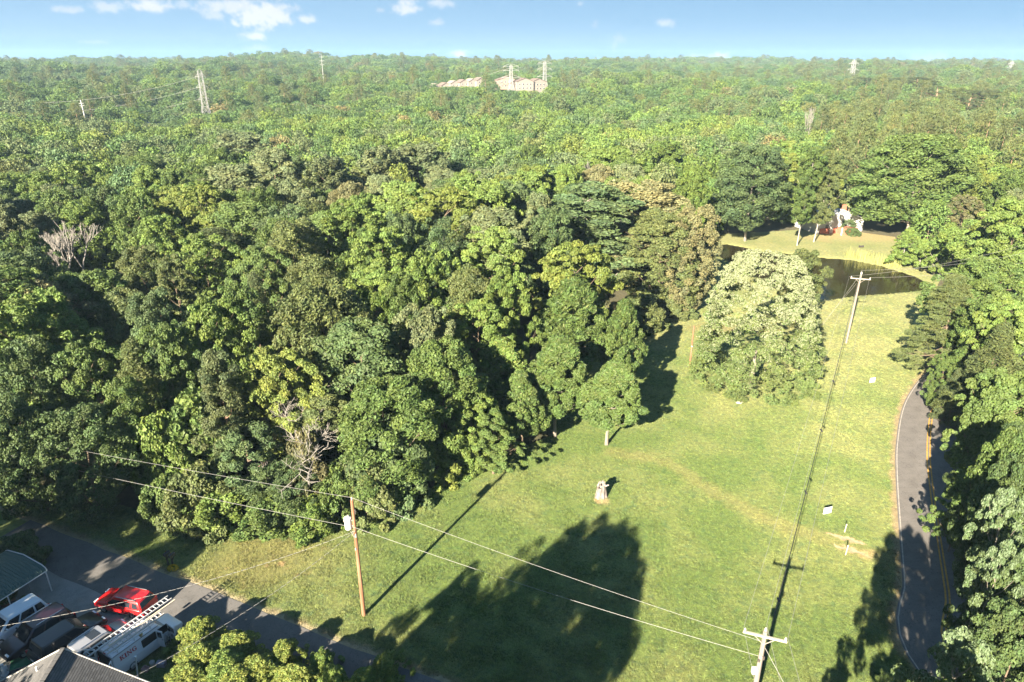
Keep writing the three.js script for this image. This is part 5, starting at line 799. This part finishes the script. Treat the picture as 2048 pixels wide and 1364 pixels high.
  put('air_compressor', 'pale portable machine on the grass by the open front door', 'machine', [['tank', new THREE.CapsuleGeometry(.16, .5, 5, 12).rotateZ(Math.PI / 2).translate(0, .26, 0)], ['motor', box(.3, .24, .22, 0, .5, 0, .05), M.trim], ['foot', box(.5, .1, .2, 0, .05, 0)]], std(.52, .50, .52, .45), 2.0, 0, 1.4, .4);
  put('crate', 'small reddish crate on the grass beside the white bucket', 'crate', [['side', box(.42, .24, .03, 0, .14, .16)], ['side', box(.42, .24, .03, 0, .14, -.16)], ['end', box(.03, .24, .3, .2, .14, 0)], ['end', box(.03, .24, .3, -.2, .14, 0)], ['bottom', box(.38, .03, .28, 0, .03, 0)]], std(.42, .26, .26, .7), 1.7, 0, -1.05, .3);
  put('tripod', 'dark three legged stand leaning by the open front door of the van', 'stand', [['leg', bar(V(0, 1.25, 0), V(.3, 0, .1), .025)], ['leg', bar(V(0, 1.25, 0), V(-.2, 0, .25), .025)], ['leg', bar(V(0, 1.25, 0), V(0, 0, -.3), .025)], ['head', box(.14, .12, .14, 0, 1.28, 0, .03)]], M.galv, 1.45, 0, 1.0);
  put('bucket', 'yellow brown lamp head shaped tub on the corner of the van roof', 'tub', [['pail', new THREE.LatheGeometry([[0, 0], [.1, 0], [.14, .18], [.12, .18], [.09, .03], [0, .03]].map(([a, b]) => new THREE.Vector2(a, b)), 14)]], std(.55, .38, .16, .6), .78, 2.06, -.35);
}

// ------------------------------------------------------------------ small things on the field and in the yard
{ // hollow grey stump
  const [x, f] = G(1201, 993), h = heightAt(f, 962) * .93, t = thing('tree_stump', 'tall hollow weathered tree stump standing on the field', 'tree stump', [x, -.05, f]);
  const n = 30, rings = []; const rad = (k, s) => { const a = k / n * 6.283; return (.42 + .2 * Math.pow(1 - s, 3)) * (1 + .1 * Math.sin(a * 3 + 1) + .09 * Math.sin(a * 7 + s * 2) + .05 * n2(k * .9, s * 3)); }, hh = (k) => h * (.82 + .16 * Math.sin(k / n * 6.283 + 2.2) + .09 * n2(k * .7, 9));
  for (const s of [0, .08, .2, .4, .6, .8, .93, 1]) rings.push([...Array(n)].map((_, k) => [Math.cos(k / n * 6.283) * rad(k, s), s * hh(k), Math.sin(k / n * 6.283) * rad(k, s)]).reverse());
  rings.push([...Array(n)].map((_, k) => [Math.cos(k / n * 6.283) * rad(k, 1) * .6, hh(k) - .02, Math.sin(k / n * 6.283) * rad(k, 1) * .6]).reverse()); rings.push([...Array(n)].map((_, k) => [Math.cos(k / n * 6.283) * .2, h * .5, Math.sin(k / n * 6.283) * .2]).reverse());
  const g = loft(rings); { const p = g.attributes.position, u = []; for (let i = 0; i < p.count; i++) u.push(Math.atan2(p.getZ(i), p.getX(i)) / 6.283, p.getY(i) / h); g.setAttribute('uv', new THREE.Float32BufferAttribute(u, 2)); }
  part('trunk', g, new THREE.MeshStandardMaterial({ map: tex(128, 128, (u, v) => { const q = .72 + .5 * tn(u, v * .2, 12, 3); return [.25 * q, .21 * q, .185 * q]; }, true), roughness: .95, bumpMap: tex(128, 128, (u, v) => { const q = .5 + .5 * tn(u, v * .15, 14, 3); return [q, q, q]; }), bumpScale: .05 }), t);
  const stub = []; for (const [a, L, y] of [[.3, .35, .78], [2.2, .2, .9]]) stub.push(bar(V(Math.cos(a) * .35, h * y, Math.sin(a) * .35), V(Math.cos(a) * (.4 + L), h * y + .25, Math.sin(a) * (.4 + L)), .1, .06, 7)); part('branch_stub', stub, BK.dead, t);
}
function board(px, py, w, h, leg, label, turn) { const [x, f] = G(px, py), t = thing('yard_sign', label, 'sign', [x, 0, f], turn); part('panel', box(w, h, .05, 0, leg + h / 2, 0, .008), std(.82, .82, .82, .5), t); part('frame', [box(w + .06, .04, .06, 0, leg + h, 0), box(w + .06, .04, .06, 0, leg, 0)], M.white, t); for (const s of [-1, 1]) part('leg', box(.05, leg + .3, .05, s * w * .42, (leg + .3) / 2 - .05, -.05), M.white, t); }
board(1654, 1027, .84, .62, .05, 'white blank sign board facing the camera, beside the overhead wires', .28); board(1744, 765, .78, .6, .06, 'white blank sign board facing the camera, near the bend of the road', .25);
{ const st = (px, py, h, lab) => { const [x, f] = G(px, py), t = thing('survey_stake', lab, 'stake', [x, 0, f], .3); t.rotation.z = -.05; part('stake', box(.07, h, .05, 0, h / 2 - .1, 0), std(.42, .38, .32, .8), t); part('tip', box(.075, .12, .055, 0, h - .12, 0), M.white, t); };
  st(1689, 1065, .95, 'pale wooden stake above the two bare ruts'); st(1691, 1110, 1.05, 'pale wooden stake below the two bare ruts'); }
{ const [x, f] = G(1479, 806); single('flat_stone', new THREE.IcosahedronGeometry(.42, 2).scale(1.1, .3, .62).translate(x, .06, -f), std(.42, .37, .31, .9), 'flat pale stone under the front of the silvery dome tree', 'stone'); }
{ const [x, f] = G(1722, 495), t = thing('lying_log', 'short dark log lying on the bank behind the pond', 'log', [x, .1, f], .2); part('log', cyl(.22, .18, 1.1, 0, -.55, 0, 10).rotateZ(Math.PI / 2).translate(0, .15, 0), std(.035, .03, .028, .9), t); part('branch_stub', [bar(V(-.4, .2, 0), V(-.55, .55, .05), .07, .04), bar(V(.35, .2, 0), V(.5, .5, .1), .06, .04)], std(.035, .03, .028, .9), t); }
{ // mailboxes with yellow flowers
  const box1 = (px, py, lab, turn) => { const [x, f] = G(px, py), t = thing('mailbox', lab, 'mailbox', [x, 0, f], turn); part('post', box(.11, 1.1, .11, 0, .5, 0), M.trim, t); part('brace', beam(V(0, .6, 0), V(0, 1.0, .28), .06, .06), M.trim, t); const sh = new THREE.Shape(); sh.moveTo(-.12, 0); sh.lineTo(.12, 0); sh.lineTo(.12, .16); sh.absarc(0, .16, .12, 0, Math.PI); part('box', new THREE.ExtrudeGeometry(sh, { depth: .52, bevelEnabled: false }).translate(0, 1.08, -.2), M.black, t); part('door', box(.2, .2, .02, 0, 1.2, .33, .008), std(.4, .4, .42, .4), t); part('flag', box(.015, .16, .05, .135, 1.28, .1), M.tail, t); };
  box1(337, 1131, 'black mailbox on a post, left of the pair beside the lane', 2.7); box1(347, 1134, 'black mailbox on a post, right of the pair beside the lane', 2.7);
  const r = mulberry(55), [fx, ff] = G(346, 1139), t = thing('flower_clump', 'clump of yellow flowers at the foot of the mailboxes', 'flowers', [fx, 0, ff]); t.scale.setScalar(.72); const lf = leafGeometry((s) => { for (let i = 0; i < 420; i++) { const d = rv(r); d.y = Math.abs(d.y); s(V(d.x * .6, .05 + d.y * .42, d.z * .45), rv(r).add(d).normalize(), rv(r), .16, .035, [.8 + r() * .4, 1, .8]); } }); part('leaves', lf, LM.lime, t); const bl = leafGeometry((s) => { for (let i = 0; i < 380; i++) { const d = rv(r); d.y = Math.abs(d.y); s(V(d.x * .62, .1 + d.y * .5, d.z * .47), d.add(rv(r).multiplyScalar(.4)).normalize(), rv(r), .13, .06, [1, .62 + r() * .2, .05]); } }); part('blossoms', bl, leafMat(.55, .50, .05, .2), t);
}
{ // corner of the carport: red hanging basket, potted plants, dark motorbike shape, rug, garden figure
  const [x, f] = G(62, 1188, .0), t = thing('hanging_basket', 'round red flower basket on a hook at the carport corner', 'flower basket', [x, 0, f]); part('hook_pole', bar(V(0, 0, 0), V(0, 1.75, 0), .02), M.black, t); const r = mulberry(61); part('blossoms', leafGeometry((s) => { for (let i = 0; i < 500; i++) { const d = rv(r); s(V(d.x * .24, 1.62 + d.y * .22, d.z * .24), d, rv(r), .12, .05, [1, .8 + .4 * r(), 1]); } }), leafMat(.42, .06, .10, .2), t); part('basket', new THREE.SphereGeometry(.17, 12, 8).translate(0, 1.6, 0), M.trim, t);
  const plantAt = (px, py, lab, c, s) => { const [a, b] = G(px, py), o = thing('potted_plant', lab, 'potted plant', [a, 0, b]), rr = mulberry(px); part('pot', new THREE.LatheGeometry([[0, 0], [.15, 0], [.2, .32], [.17, .32], [0, .28]].map(([q, w]) => new THREE.Vector2(q * s, w * s)), 14), std(.22, .11, .07, .8), o); part('leaves', leafGeometry((sp1) => { for (let i = 0; i < 500; i++) { const d = rv(rr); sp1(V(d.x * .4 * s, (.62 + d.y * .38) * s, d.z * .4 * s), d, rv(rr), .16 * s, .05 * s, [.8 + .4 * rr(), 1, 1]); } }), LM[c], o); };
  plantAt(12, 1212, 'dark potted plant under the edge of the carport', 'dark', 1.4); plantAt(26, 1200, 'brown flowering potted plant beside the white vehicle', 'brown', 1.1); plantAt(52, 1206, 'small green potted plant behind the roof of the white vehicle', 'lime', .7);
  const [rx, rf] = G(33, 1346); single('door_mat', box(.95, .03, .62, 0, 0, 0, .01).rotateY(.4).translate(rx, .05, -rf), std(.03, .03, .032, .95), 'black door mat on the patio', 'door mat');
  const [sx, sf] = G(11, 1350), c = thing('garden_figure', 'white garden statue on the patio at the left frame edge', 'statue', [sx, .02, sf]); part('plinth', box(.34, .14, .34, 0, .07, 0, .02), M.white, c); part('figure', new THREE.LatheGeometry([[0, .14], [.16, .14], [.13, .35], [.15, .55], [.1, .72], [.07, .78], [.1, .86], [.1, .94], [.05, 1.0], [0, 1.02]].map(([a, b]) => new THREE.Vector2(a, b)), 16), M.white, c); part('wing', [box(.04, .34, .22, -.15, .6, -.05, .015), box(.04, .34, .22, .15, .6, -.05, .015)], M.white, c);
  const [gx, gf] = G(62, 1315); single('green_cloth', (() => { const g = new THREE.PlaneGeometry(2.4, 1.5, 24, 16).rotateX(-Math.PI / 2), p = g.attributes.position; for (let i = 0; i < p.count; i++) p.setY(i, .05 + .04 * n2(p.getX(i) * 2, p.getZ(i) * 2)); g.computeVertexNormals(); return g.rotateY(.5).translate(gx, .02, -gf); })(), std(.02, .12, .055, .9, { side: THREE.DoubleSide }), 'dark green mat spread on the ground between the vehicles and the patio', 'mat');
  const [wx, wf] = G(272, 1352, 1.0); const e = thing('post', 'white slanting post at the corner of the grey roof', 'post', [wx, 0, wf]); part('shaft', bar(V(0, 0, 0), V(.25, 2.6, -.1), .045), M.white, e); part('cap', box(.14, .06, .14, .25, 2.62, -.1), M.white, e);
}

// ------------------------------------------------------------------ draw
const renderer = new THREE.WebGLRenderer({ antialias: true });
renderer.setSize(1024, 682);
renderer.toneMapping = THREE.LinearToneMapping; renderer.toneMappingExposure = EXPO;
renderer.shadowMap.enabled = true; renderer.shadowMap.type = THREE.PCFSoftShadowMap;
renderer.render(scene, camera);
